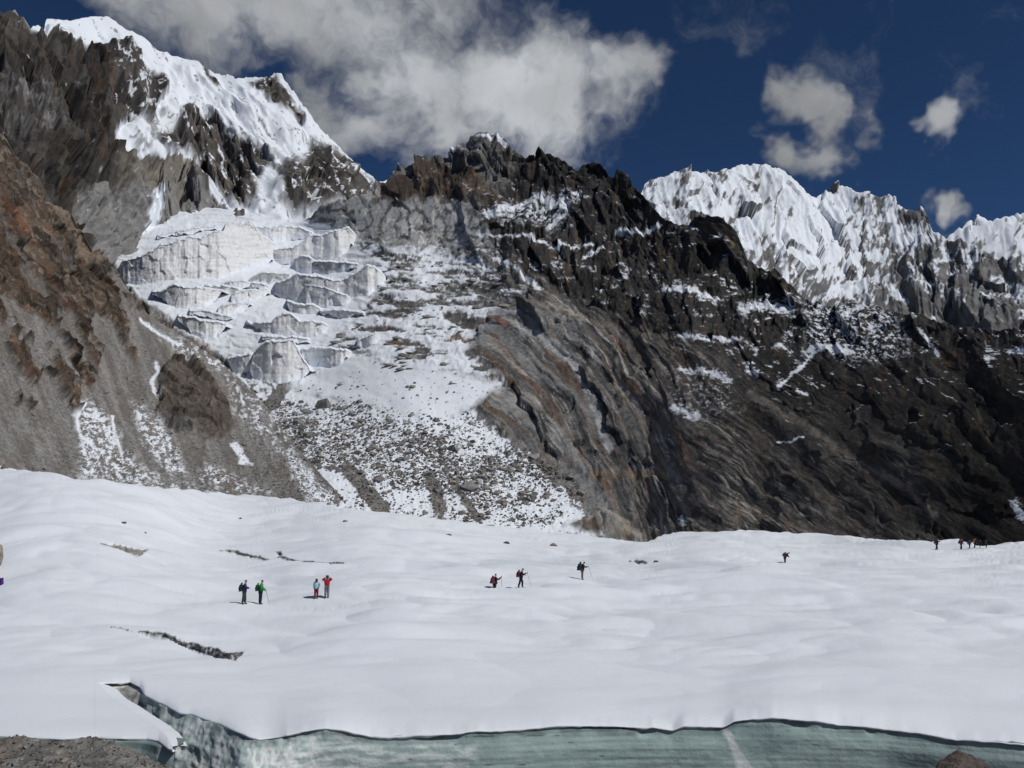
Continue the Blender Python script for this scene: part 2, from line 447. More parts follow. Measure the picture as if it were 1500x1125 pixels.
def peak_disp(s, V):
    x, y, z = V[..., 0], V[..., 1], V[..., 2]; px, py = s.px, s.py
    w = peak_masks(px, py); rock = np.clip(w[0] + w[1] + w[2] + w[3] + w[4], 0, 1)
    wr = fbm(px / 60, py / 60, 1.5, 3) * 14
    sx = (px - py * 0.62) + wr; sy = (px * .55 + py)
    big = ridged(sx / 90, sy / 190, 0.3, 3) * 26
    med = ridged(sx / 22, sy / 70, 3.3, 4, .55) * 11
    wallr = ridged((px + wr) / 30, py / 75, 5.3, 5, .6) * 15 + fbm(x / 30, y / 30, z / 30, 4) * 8
    sn = fbm(sx / 7, sy / 60, 8.3, 3) * 2.4 + fbm(sx / 26, sy / 50, 6.1, 3) * 7
    fh, fi, fe = facet(sx / 20, sy / 42, 9, 1.5); s.fi = fi; s.fe = fe; f2 = facet((px + wr) / 26, py / 52, 19, 1.5); s.f2 = f2
    wallr = wallr * .55 + f2[0] * 15 + facet((px + wr) / 9, py / 17, 29, 1.3)[0] * 4; rk = med * .6 + fh * 11 + facet(sx / 7, sy / 12, 39)[0] * 3
    near = sstep(4, 34, py - top_peak(px))
    return (big + mix(sn, mix(rk, wallr, w[0]), rock)) * (.3 + .7 * near)


def peak_col(s):
    px, py = s.px, s.py; wall, r2, r3, r4, rs, rt = peak_masks(px, py)
    wr = fbm(px / 60, py / 60, 1.5, 3) * 14
    sx = (px - py * 0.62) + wr; sy = (px * .55 + py)
    st = fbm(sx / 9, sy / 34, 2.2, 5, .6) + 0.35 * fbm(px / 5, py / 5, 1.0, 2)
    up = s.n[..., 2]
    sc = np.ones(px.shape)
    for m, lvl in ((r2, -.22), (r3, -.24), (r4, -.20), (rs, -.2), (rt, .0)):
        sc = np.minimum(sc, 1 - m * sstep(-.06, .10, st - lvl + 0.08 - (up - .55) * .35))
    # thin rock bands showing through the face
    sc = np.minimum(sc, 1 - .75 * sstep(.30, .42, st + .12 * sstep(-200, 100, px - 250) * sstep(120, 200, py)))
    ws = wall * (1 - .8 * sstep(.42, .52, fbm(sx / 8, sy / 18, 12.2, 4, .6) + .35 * sstep(60, 10, ldist(px, py, [(195, 90), (240, 150), (190, 180)]))))
    sc = np.minimum(sc, 1 - ws)
    band = fbm((px + wr) / 16, py / 60, 4.0, 4, .6)
    rock = col3(px.shape, (0.085, 0.078, 0.072)); rock = mixc(rock, (0.15, 0.125, 0.10), sstep(0, .5, band) * .8)
    rock = mixc(rock, (0.045, 0.042, 0.042), sstep(.05, .5, fbm(px / 14, py / 26, 6.6, 4)) * .8)
    rust = sstep(.15, .4, fbm((px + wr) / 12, py / 44, 7.1, 3)) * sstep(0, 60, py - px * .4)
    rock = rock * (.62 + .8 * mix(s.fi, s.f2[1], wall))[..., None] * (.45 + .55 * sstep(.0, .07, mix(s.fe, s.f2[2], wall)))[..., None]
    rock = mixc(rock, (0.14, 0.075, 0.045), rust * .5 * wall)
    rock = rock * (1 - .42 * wall * sstep(230, 120, px) * sstep(40, 90, py))[..., None]  # shade of the concave left wall, darkened into the rock colour
    tan = wall * sstep(-14, 10, 10 * fbm(px / 20, py / 20, 3, 4) + sdist(px, py, [(160, 262), (200, 255), (280, 262), (300, 300), (270, 320), (170, 320)]))
    rock = mixc(rock, (0.235, 0.215, 0.185), tan * .85)
    gravel = wall * sstep(-10, 10, 8 * fbm(px / 14, py / 14, 3, 4) + sdist(px, py, [(95, 300), (130, 288), (200, 305), (330, 320), (330, 450), (100, 450)]))
    rock = mixc(rock, (0.24, 0.235, 0.23), gravel)
    grey = wall * sstep(-20, 20, sdist(px, py, [(0, 140), (60, 130), (95, 180), (60, 210), (0, 190)])) * sstep(-.1, .3, st)
    rock = mixc(rock, (0.22, 0.22, 0.23), grey * .8)
    gs = wall * sstep(-6, 6, 12 * fbm(px / 8, py / 6, 5, 4) - 4 + sdist(px, py, [(195, 315), (240, 318), (230, 345), (190, 400), (170, 400), (185, 350)]))
    c = mixc(rock, SNOW, np.clip(sc + gs, 0, 1))
    return c, np.clip(sc + gs, 0, 1)


sp = Sheet(columns(-300, 690, 1.45), top_peak, lambda x: np.interp(x, [-300, 100, 300, 700], [520, 470, 430, 430]), 300, D_peak, peak_disp,
           jag=lambda c: fbm(c / 7, 1.2, 0, 4) * np.interp(c, [0, 60, 70, 290, 300, 420, 550], [7, 7, 2, 2, 7, 8, 3]))
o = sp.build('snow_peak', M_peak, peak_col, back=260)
tag(o, kind='structure')

# ------------------------------------------------------------------ central mountain, glacier bed, boulder slope, dark wall
D_main = RBF([(100, 330, 850), (200, 330, 800), (300, 308, 830), (445, 325, 790), (300, 380, 650), (180, 400, 640), (350, 430, 560), (230, 455, 520), (400, 500, 450), (450, 557, 390), (330, 540, 430),
              (150, 560, 430), (100, 760, 250), (300, 760, 235), (450, 745, 232), (600, 760, 232), (750, 785, 230), (870, 785, 236), (600, 600, 300), (450, 640, 290), (720, 640, 285),
              (560, 530, 370), (700, 520, 352), (600, 430, 480), (650, 370, 570), (560, 355, 620), (500, 345, 700), (470, 305, 760), (550, 268, 740), (550, 330, 660), (600, 238, 740), (660, 230, 720), (712, 197, 700),
              (640, 330, 610), (700, 300, 600), (750, 340, 520), (740, 460, 400), (800, 430, 400), (780, 235, 650), (850, 240, 590), (915, 250, 540), (860, 350, 480), (860, 450, 375), (800, 560, 318), (900, 560, 300),
              (860, 680, 268), (950, 790, 238), (950, 650, 262), (930, 500, 322), (1000, 330, 415), (1055, 320, 372), (1000, 450, 322), (1000, 600, 258), (1050, 720, 226), (1100, 395, 340), (1100, 520, 266), (1110, 790, 212),
              (1200, 440, 285), (1200, 600, 224), (1250, 790, 192), (1330, 450, 245), (1350, 620, 196), (1400, 790, 170), (1500, 490, 196), (1500, 640, 172), (1550, 790, 150), (1750, 500, 150), (1750, 790, 120)], 26)
top_main = curve([(60, 330), (110, 312), (200, 320), (250, 310), (300, 305), (350, 312), (400, 322), (440, 327), (452, 318), (470, 300), (500, 292), (540, 285), (552, 268), (565, 272), (575, 258), (590, 245), (610, 238), (640, 233), (655, 232),
                  (668, 224), (680, 214), (695, 202), (712, 197), (728, 198), (738, 206), (745, 216), (757, 222), (768, 230), (785, 230), (788, 222), (808, 226), (825, 232), (838, 246), (848, 252), (850, 242), (868, 243),
                  (885, 250), (897, 258), (905, 247), (918, 256), (930, 275), (945, 292), (960, 310), (975, 325), (990, 331), (1005, 332), (1020, 322), (1040, 317), (1060, 322), (1078, 340), (1088, 362), (1095, 385),
                  (1115, 392), (1140, 402), (1155, 418), (1170, 432), (1190, 442), (1215, 447), (1250, 448), (1290, 452), (1340, 462), (1380, 478), (1410, 480), (1440, 488), (1500, 486), (1560, 490), (1780, 470)])
GL = [(150, 330), (200, 318), (300, 300), (450, 322), (520, 345), (552, 395), (555, 430), (520, 470), (500, 500), (470, 545), (440, 565), (385, 555), (320, 520), (240, 465), (180, 415)]


def main_masks(px, py):
    e = fbm(px / 24, py / 24, 6.5, 4, .6)
    m = {}
    m['ice'] = sstep(-4, 4, 8 * e + sdist(px, py, GL))
    m['plates'] = sstep(-14, 10, 22 * e + sdist(px, py, [(500, 350), (560, 365), (690, 368), (720, 400), (770, 430), (745, 470), (690, 510), (730, 560), (560, 545), (450, 560), (470, 530), (500, 490), (550, 430)]))
    m['smooth'] = sstep(-8, 8, 12 * e + sdist(px, py, [(420, 562), (500, 520), (600, 532), (735, 560), (690, 600), (640, 622), (560, 605), (500, 590), (440, 578)]))
    m['boulders'] = sstep(-8, 8, 14 * e + sdist(px, py, [(200, 450), (340, 540), (440, 572), (540, 590), (640, 612), (690, 600), (760, 650), (850, 690), (900, 740), (830, 770), (900, 790), (900, 900), (0, 900), (0, 450)]))
    m['slab'] = sstep(-10, 10, 14 * e + sdist(px, py, [(700, 470), (760, 440), (830, 440), (920, 480), (940, 560), (990, 660), (1010, 800), (900, 800), (810, 760), (870, 740), (830, 690), (760, 660), (690, 605), (735, 560), (690, 510)]))
    m['grey'] = sstep(-8, 8, 18 * e + sdist(px, py, [(430, 330), (470, 290), (600, 250), (620, 280), (700, 300), (720, 350), (690, 372), (560, 365), (500, 345)]))
    m['brown'] = sstep(-8, 8, 12 * e + sdist(px, py, [(552, 268), (575, 262), (625, 238), (700, 250), (740, 290), (720, 300), (640, 290), (580, 300), (560, 290)]))
    m['right'] = sstep(930, 1060, px + 30 * e)
    m['wall'] = sstep(-8, 8, 14 * e + sdist(px, py, [(700, 320), (770, 220), (920, 240), (1000, 320), (1100, 380), (1800, 480), (1800, 700), (1400, 690), (1250, 600), (1130, 560), (1000, 500), (880, 450), (770, 400)]))
    return m


def strata(px, py):
    wr = 10 * fbm(px / 90, py / 90, 0.7, 3) + 3 * fbm(px / 22, py / 22, 3.7, 2)
    r = np.hypot(px - 450, py - 900) + wr; th = np.arctan2(900 - py, px - 450) * 420
    a = math.radians(36)
    s2 = (px - 1100) * math.sin(a) * -1 + (py - 600) * math.cos(a) + wr * 1.3; t2 = (px * math.cos(a) + py * math.sin(a))
    return r, th, s2, t2


def main_disp(s, V):
    px, py = s.px, s.py; m = main_masks(px, py); s.m = m
    k = s.D / F                                        # one photo pixel in metres there
    x, y, z = V[..., 0], V[..., 1], V[..., 2]
    r, th, s2, t2 = strata(px, py)
    mo1 = .35 + .75 * sstep(-.15, .3, fbm(px / 70, py / 55, 41, 3)); R1 = mo1 * ridged(r / 20, th / 150, 1.0, 5, .6) * 4.6 + ridged(r / 70, th / 260, 44, 2) * 5 + fbm(r / 5, th / 50, 2.0, 3) * 2.0 + fbm(px / 9, py / 9, 12, 4, .6) * 1.6 + fbm(px / 40, py / 40, 5, 3) * 6
    mo2 = .25 + .85 * sstep(-.1, .35, fbm(px / 80, py / 60, 42, 3)); R2 = mo2 * (ridged(s2 / 24, t2 / 170, 4.0, 5, .6) * 5.0 + fbm(s2 / 6, t2 / 60, 5.0, 3) * 2.0) + ridged(s2 / 85 + .3 * fbm(px / 60, py / 60, 46, 2), t2 / 240, 45, 3) * 12 + fbm(px / 11, py / 11, 13, 4, .6) * 2.5 + fbm(px / 45, py / 45, 7, 3) * 8
    wq = fbm(px / 45, py / 45, 52, 3) * .6
    F1 = facet(r / 40 + wq, th / 150 + wq, 3, 1.3); F2 = facet(s2 / 52 + wq, t2 / 170 + wq, 13, 1.3); G1 = facet(r / 13, th / 60, 23); G2 = facet(s2 / 15, t2 / 60, 33)
    C1 = facet(px / 38 + wq, py / 62 + wq, 43, 1.5); C2 = facet(px / 13, py / 22, 53, 1.2)
    R1 = R1 * .30 + F1[0] * 7.5 + G1[0] * 1.8; s_lo = 1 - .4 * sstep(520, 620, py)
    R2 = R2 * .34 * s_lo + s_lo * (F2[0] * 6 + G2[0] * 1.3) + ridged(s2 / 85, t2 / 240, 45, 2) * 5
    R = mix(R1, R2, m['right'])
    crag = ridged(px / 42 + .4 * fbm(px / 50, py / 50, 2, 2), py / 70, 9.0, 5, .58) * 11 + fbm(px / 9, py / 14, 3, 4, .6) * 4 + ridged(px / 14, py / 34, 2.9, 3) * 2; crag = crag * .5 + C1[0] * 9.5 + C2[0] * 2.8
    grey = ridged(px / 34 + py / 80, py / 44, 3.0, 4, .5) * 4.2 + fbm(px / 7, py / 7, 3, 3, .6) * .6; grey = grey * .45 + C1[0] * 3.6 + C2[0] * 1.2
    cw = np.maximum(m['wall'] * (1 - .8 * m['right']), m['grey']) ; cw = np.clip(np.maximum(cw, sstep(430, 380, py)), 0, 1)
    s.cid = mix(mix(F1[1], F2[1], m['right']), C1[1], cw); s.ce = mix(mix(F1[2], F2[2], m['right']), C1[2], cw); s.gid = mix(mix(G1[1], G2[1], m['right']), C2[1], cw); s.ge = mix(mix(G1[2], G2[2], m['right']), C2[2], cw)
    plates = -fbm(px / 58 + .3 * fbm(px / 30, py / 30, 71, 2), py / 15, 3.0, 5, .58) * 6 + ridged(px / 18 + py / 30, py / 9, 5.0, 3) * 2.2
    bould = fbm(px / 30, py / 22, 3.0, 3) * 2.4 + facet(px / 9, py / 6, 73, 1.0)[0] * .9 + fbm(px / 4.5, py / 3.6, 1.0, 3, .6) * 1.2
    smooth = fbm(px / 60, py / 30, 3.0, 3) * 3 + fbm(px / 9, py / 6, 6.0, 3) * .35
    up = sstep(0, 1, m['wall'] * sstep(560, 430, py) * (1 - .6 * m['slab']))
    top = sstep(1.0, 0.0, m['boulders'] + m['plates'] + m['smooth'] + m['ice'] + m['slab']) * (1 - m['right']) * sstep(480, 400, py)
    d = mix(R, crag, np.clip(np.maximum(up, top * (1 - m['grey'])), 0, 1))
    d = mix(d, grey, m['grey'])
    d = mix(d, bould, m['boulders']); d = mix(d, plates, m['plates'] * (1 - m['slab'] * .5)); d = mix(d, smooth, m['smooth']); d = mix(d, smooth * .5 + ridged((px + 20 * fbm(px / 40, py / 40, 2, 2)) / 44, py / 11, 6.6, 4, .55) * 3.4, m['ice'])
    return d * k


LEDGES = [([(714, 314), (735, 306), (754, 300), (790, 292), (828, 305)], 6), ([(800, 330), (830, 318)], 3), ([(905, 342), (935, 338), (965, 333)], 3.4), ([(700, 345), (740, 348), (780, 352), (820, 362), (870, 368)], 2.2), ([(855, 382), (888, 373)], 2.4), ([(842, 292), (853, 288)], 3),
          ([(972, 425), (1000, 430), (1048, 440)], 4.4), ([(997, 498), (1030, 500), (1085, 500)], 2.8), ([(1088, 458), (1120, 447), (1155, 452)], 8), ([(1180, 520), (1210, 512), (1250, 525)], 5.5),
          ([(1142, 572), (1165, 548), (1188, 525)], 2.6), ([(1240, 472), (1255, 458), (1270, 450)], 4), ([(1097, 543), (1110, 552)], 4), ([(990, 600), (1020, 612)], 6), ([(1000, 545), (1050, 550), (1070, 560)], 4),
          ([(1170, 575), (1182, 578)], 2.5), ([(1350, 490), (1375, 520)], 2.2), ([(1480, 520), (1498, 516)], 4), ([(1490, 740), (1500, 760)], 6), ([(1000, 760), (1004, 768)], 4),
          ([(700, 205), (728, 202), (742, 218)], 3), ([(658, 230), (675, 220)], 3.4), ([(1056, 345), (1050, 352)], 2.4), ([(725, 378), (760, 400), (790, 425)], 3.5), ([(620, 378), (690, 382), (720, 400)], 5), ([(1140, 650), (1180, 646)], 1.5)]
BANDS = [([(742, 470), (790, 490), (840, 530), (870, 590), (892, 655)], 9, (0.46, 0.44, 0.41), .9), ([(800, 450), (900, 480), (925, 510), (938, 545)], 6, (0.34, 0.29, 0.23), .7), ([(690, 520), (730, 560), (770, 600)], 5, (0.27, 0.25, 0.22), .5),
         ([(720, 495), (760, 540), (805, 600), (840, 650)], 6, (0.17, 0.095, 0.06), .6), ([(870, 700), (920, 695), (970, 700)], 12, (0.24, 0.155, 0.09), .45), ([(830, 700), (880, 745), (940, 785)], 6, (0.42, 0.36, 0.29), .7),
         ([(840, 760), (880, 772), (920, 785)], 8, (0.23, 0.15, 0.09), .35), ([(1100, 580), (1180, 625), (1260, 680), (1330, 715), (1372, 762)], 8, (0.26, 0.235, 0.205), .75), ([(940, 660), (990, 715), (1020, 770)], 5, (0.30, 0.27, 0.23), .5),
         ([(1190, 720), (1250, 760), (1280, 780)], 7, (0.22, 0.19, 0.15), .5), ([(900, 560), (935, 610), (965, 670)], 5, (0.24, 0.17, 0.11), .6), ([(560, 285), (620, 300), (700, 330)], 6, (0.11, 0.075, 0.05), .5), ([(850, 525), (905, 600), (940, 650)], 4, (0.33, 0.29, 0.24), .5),
         ([(1045, 330), (1075, 360), (1080, 400), (1095, 440)], 4, (0.30, 0.22, 0.13), .5), ([(680, 470), (720, 465), (745, 480)], 5, (0.2, 0.07, 0.04), .7), ([(1000, 340), (990, 400), (1020, 480)], 5, (0.14, 0.10, 0.06), .5)]


def main_col(s):
    px, py, m = s.px, s.py, s.m; sh = px.shape
    r, th, s2, t2 = strata(px, py); up = s.n[..., 2]
    n1 = mix(fbm(r / 9, th / 90, 1.5, 5, .62), fbm(s2 / 9, t2 / 90, 4.5, 5, .62), m['right'])
    n2 = mix(fbm(r / 4, th / 42, 11.5, 4, .65), fbm(s2 / 4, t2 / 42, 14.5, 4, .65), m['right'])
    n3 = mix(fbm(r / 17, th / 120, 21.5, 3), fbm(s2 / 20, t2 / 120, 24.5, 3), m['right'])
    rock = col3(sh, (0.105, 0.10, 0.094))
    rock = mixc(rock, (0.045, 0.045, 0.047), sstep(-.05, .35, n3))
    rk_ = 1 - .75 * m['right'] * sstep(1050, 1350, px + (700 - py))
    rock = mixc(rock, (0.24, 0.205, 0.165), sstep(.02, .20, n1) * .8 * rk_)
    rock = mixc(rock, (0.40, 0.37, 0.33), sstep(.16, .30, n2 + .35 * n3 + .25 * fbm(px / 55, py / 55, 47, 3)) * .85 * rk_)
    rock = mixc(rock, (0.04, 0.039, 0.038), sstep(.10, .28, -n2 - .2 * n1) * .7); rock = mixc(rock, (0.30, 0.285, 0.26), .6 * m['slab'] * sstep(.05, .25, fbm(r / 34, th / 110, 81, 3)))
    rock = mixc(rock, (0.17, 0.10, 0.06), sstep(.10, .30, fbm(r / 12, th / 70, 31, 4)) * .6 * (1 - .6 * m['right']))
    rock = rock * (1 - (.76 - .36 * sstep(560, 680, py) * sstep(1420, 1300, px)) * m['right'] * sstep(960, 1400, px + (650 - py) * .8))[..., None]  # shadow over the right wall, darkened into its rock colour
    ew = fbm(px / 12, py / 12, 2, 4, .6)
    for pts, w, c, k in BANDS:
        d = ldist(px, py, pts) + 7 * ew + 8 * n2 + 4 * n1
        rock = mixc(rock, c, k * sstep(w, w * .25, d))
    # steep dark wall
    wn = fbm((px + 6 * ew) / 12, py / 60, 3.1, 5, .62)
    wallc = col3(sh, (0.050, 0.048, 0.047)); wallc = mixc(wallc, (0.10, 0.083, 0.064), sstep(0, .4, wn)); wallc = mixc(wallc, (0.14, 0.09, 0.05), .6 * sstep(.2, .45, fbm(px / 15, py / 50, 8.1, 4)))
    wallc = mixc(wallc, (0.17, 0.17, 0.165), .6 * sstep(.25, .45, fbm((px + 8 * ew) / 6, py / 60, 18.1, 4, .6)))
    rock = mixc(rock, wallc, m['wall'] * (1 - .45 * m['right'] * sstep(430, 600, py)))
    # upper crags
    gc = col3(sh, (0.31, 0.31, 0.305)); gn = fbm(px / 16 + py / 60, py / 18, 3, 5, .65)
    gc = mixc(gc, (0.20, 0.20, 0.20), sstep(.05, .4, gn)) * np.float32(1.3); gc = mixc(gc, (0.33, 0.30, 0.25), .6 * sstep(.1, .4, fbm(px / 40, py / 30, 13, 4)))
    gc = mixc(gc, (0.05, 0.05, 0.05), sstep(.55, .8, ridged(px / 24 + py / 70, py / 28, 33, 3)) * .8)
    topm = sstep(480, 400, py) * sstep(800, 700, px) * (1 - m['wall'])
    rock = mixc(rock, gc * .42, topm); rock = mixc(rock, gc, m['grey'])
    bc = mixc(col3(sh, (0.085, 0.068, 0.055)), (0.15, 0.10, 0.07), sstep(0, .4, fbm(px / 30, py / 9, 3.8, 4, .6)))
    rock = mixc(rock, bc, m['brown'])
    # foot of the glacier: gravel and dirt under the stones
    gv = mixc(col3(sh, (0.22, 0.21, 0.20)), (0.13, 0.125, 0.12), sstep(-.2, .3, fbm(px / 5, py / 4, 3, 4, .65)))
    gv = mixc(gv, (0.26, 0.22, 0.18), .5 * sstep(.1, .4, fbm(px / 18, py / 14, 9, 3)))
    rock = mixc(rock, gv, m['boulders'])
    pc = mixc(col3(sh, (0.16, 0.155, 0.145)), (0.075, 0.075, 0.075), sstep(-.1, .3, fbm(px / 22, py / 6, 3, 4, .6)))
    pc = mixc(pc, (0.19, 0.125, 0.085), sstep(.0, .3, fbm(px / 50, py / 14, 8, 3)) * .8 * sstep(440, 500, py))
    rock = mixc(rock, pc, m['plates'] * (1 - m['slab']))
    nr_ = np.clip(m['boulders'] + m['smooth'], 0, 1)
    cell = (.70 + .5 * s.cid + .25 * (s.gid - .5)) * (.6 + .4 * sstep(0, .04, s.ce)) * (.82 + .18 * sstep(0, .07, s.ge))
    rock = rock * mix(cell, 1.0, nr_)[..., None] * (1 + m['slab'][..., None] * np.array([.06, .12, .2], np.float32)) * (1 - .28 * m['wall'])[..., None]  # last factor deepens the cliff's shade within its colour; the rest is rock tone
    # ---- snow cover
    g = lambda *a: fbm(*a)
    sc = np.zeros(sh)
    pl = sstep(-.04, .06, .05 + .5 * (up - .80) - g(px / 58 + .3 * g(px / 30, py / 30, 71, 2), py / 15, 3.0, 5, .58) + .12 * g(px / 60, py / 40, 2, 2) + .10 * sstep(560, 380, px - 60) - .14 * sstep(640, 720, px) + .12 * sstep(430, 540, py) - .04 - .06 * sstep(420, 380, py))
    sc = np.maximum(sc, pl * m['plates'] * (1 - .75 * m['slab']))
    sc = np.maximum(sc, m['smooth'] * sstep(.46, .38, g(px / 5, py / 3.4, 3.0, 3, .6)))
    bl = .24 + 0.7 * (up - .80) - .8 * g(px / 11, py / 8, 3.0, 5, .78) - .5 * g(px / 30, py / 20, 9.0, 4)
    lane = g((px - py * .55) / 16, (px * .5 + py) / 90, 4.4, 3)
    bl = bl + .4 * lane - .9 * sstep(10, -10, sdist(px, py, [(330, 530), (560, 590), (700, 600), (900, 790), (420, 800), (430, 690)]) + 20 * ew)
    # bare gravel tongues and clean patches
    for pts, w in (([(510, 690), (535, 715), (560, 745)], 15), ([(500, 688), (470, 684), (420, 660)], 5), ([(630, 700), (645, 745)], 12), ([(660, 700), (700, 760)], 7), ([(445, 715), (480, 735)], 11), ([(420, 560), (400, 590), (350, 610)], 12)):
        bl = bl - 1.3 * sstep(w, w * .4, ldist(px, py, pts) + 6 * ew)
    for pts in ([(400, 682), (440, 680), (500, 690), (522, 715), (525, 745), (490, 730), (440, 700)], [(560, 690), (620, 710), (628, 760), (590, 755), (545, 710)], [(740, 700), (830, 720), (830, 775), (740, 770), (720, 740)]):
        bl = bl + .9 * sstep(-6, 8, 8 * ew + sdist(px, py, pts))
    sc = np.maximum(sc, m['boulders'] * sstep(-.05, .12, bl))
    sc = np.maximum(sc, m['ice'])
    lz = np.zeros(sh)
    for pts, w in LEDGES:
        lz = np.maximum(lz, sstep(w * 1.2, w * .3, ldist(px, py + 5 * g(px / 16, py / 30, 3.1, 3), pts) + w * 2.4 * (g(px / 9, py / 4, 1.7, 4, .7) - .05)))
    sp_ = sstep(-20, 15, sdist(px, py, [(1185, 440), (1300, 450), (1330, 520), (1250, 535), (1190, 505)])) * sstep(.06, .16, g(px / 7, py / 5, 6, 4, .7))
    sp2 = sstep(-15, 15, sdist(px, py, [(980, 540), (1060, 545), (1080, 600), (1020, 620), (985, 590)])) * sstep(.14, .26, g(px / 8, py / 4, 6, 4, .7)) * .6
    sp3 = topm * sstep(.22, .34, g(px / 12, py / 5, 16, 4, .7) + .3 * (up - .5)) * sstep(300, 380, py) + sstep(-10, 10, sdist(px, py, [(714, 316), (754, 298), (830, 288), (850, 300), (800, 340), (740, 325)])) * sstep(.0, .15, g(px / 14, py / 4, 26, 4, .7))
    sc = np.clip(np.maximum.reduce([sc, lz, sp_, sp2, sp3]), 0, 1)
    dust = (m['wall'] + topm + .6 * m['right']) * sstep(.80, .92, up + .25 * g(px / 14, py / 5, 61, 4, .7)) * sstep(.06, .22, g(px / 30, py / 18, 62, 4, .65) + .1 * sstep(500, 300, py)) * (1 - m['boulders']); dust = dust * sstep(720, 560, py)
    sc = np.clip(np.maximum(sc, dust * .8), 0, 1)
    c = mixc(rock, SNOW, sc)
    # dirty layers in the old glacier ice above the seracs
    iw = m['ice'] * sstep(.80, .62, up) * sstep(330, 350, py)
    c = mixc(c, mixc(col3(sh, (.62, .62, .61)), (.40, .40, .39), sstep(-.1, .3, g(px / 4, py / 14, 8, 3))), iw * .8)
    dirt = m['ice'] * sstep(345, 322, py) * sstep(.1, .4, g(px / 60, (py - .0016 * (px - 300) ** 2) / 2.6, 5, 4, .6)) * .5
    c = mixc(c, (0.42, 0.41, 0.40), dirt)
    # the shade on the cliffs is already painted into the rock colour
    return c, sc


main = Sheet(columns(60, 1780, 1.32, estep=10), top_main, lambda x: np.interp(x, [60, 300, 600, 1000, 1780], [790, 790, 800, 815, 830]), 400, D_main, main_disp,
             jag=lambda c: fbm(c / 8, 4.2, 0, 4, .6) * np.interp(c, [200, 440, 470, 560, 950, 1100, 1500], [1, 1, 3, 5, 5, 3, 4]))
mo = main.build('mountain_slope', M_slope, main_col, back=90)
tag(mo, kind='structure')

# ------------------------------------------------------------------ left spur: brown cliff above scree
D_spur = RBF([(-300, 730, 130), (-300, 100, 330), (-100, 700, 158), (0, 735, 170), (0, 210, 418), (0, 330, 335), (0, 480, 255), (0, 600, 205), (60, 278, 425), (60, 400, 330), (120, 360, 440), (185, 430, 470), (185, 735, 195), (100, 620, 235), (100, 500, 290),
              (190, 520, 345), (180, 600, 270), (230, 470, 450), (270, 525, 365), (290, 505, 418), (280, 600, 290), (345, 545, 382), (345, 640, 280), (300, 740, 212), (420, 640, 285), (480, 700, 246), (500, 760, 228), (400, 750, 222)], 24)
top_spur = curve([(-300, 30), (-80, 140), (0, 208), (20, 232), (48, 270), (62, 285), (90, 318), (128, 362), (150, 382), (168, 398), (182, 420), (190, 440), (208, 455), (232, 470), (262, 488), (292, 508), (320, 528), (345, 548), (385, 590), (430, 650), (480, 705), (520, 760)])
ROCKP = [(-400, 0), (0, 200), (60, 278), (185, 420), (196, 450), (180, 470), (200, 520), (170, 500), (150, 505), (135, 560), (105, 605), (85, 560), (60, 540), (45, 610), (10, 560), (0, 470), (-400, 420)]
ROCKQ = [(230, 580), (236, 545), (256, 524), (280, 528), (310, 560), (332, 596), (342, 632), (318, 648), (285, 640), (250, 628), (228, 606)]


def spur_masks(px, py):
    e = fbm(px / 26, py / 26, 1.5, 5, .62)
    a = sstep(-6, 6, 34 * e + sdist(px, py, ROCKP)); b = sstep(-4, 4, 9 * e + sdist(px, py, ROCKQ))
    # scree gullies break the cliff
    a = a * (1 - (.25 + .7 * sstep(330, 500, py)) * sstep(.16, .24, fbm((px - py * .75) / 34, (px * .8 + py) / 120, 5.5, 4, .6) + .25 * sstep(380, 520, py)))
    return a, b


def spur_st(px, py):
    w = 8 * fbm(px / 60, py / 60, 0.9, 3)
    s = px * .78 - py * .62 + w; t = px * .62 + py * .78
    return s, t


def spur_disp(s, V):
    px, py = s.px, s.py; a, b = spur_masks(px, py); s.m = (a, b); k = s.D / F
    u, t = spur_st(px, py)
    rk = ridged(u / 28, t / 80, 1.2, 5, .62) * 11 + ridged(u / 9, t / 26, 6.2, 4, .6) * 5 + fbm(px / 12, py / 10, 3, 5, .65) * 5.5
    sc = fbm(px / 60, py / 60, 2, 3) * 6 + fbm(px / 3.6, py / 2.8, 5, 3, .7) * .8 + fbm((px + py * .4) / 12, py / 50, 8, 3) * 1.4
    wq = fbm(px / 40, py / 40, 51, 3) * .5; f1 = facet(u / 24 + wq, t / 52 + wq, 6, 1.5); f2 = facet(u / 8, t / 17, 16, 1.3); s.f1 = f1; s.f2 = f2; rk = rk * .5 + f1[0] * 8.5 + f2[0] * 3.4
    rock = np.clip(a + b, 0, 1)
    return (mix(sc, rk + 3.5, rock)) * k


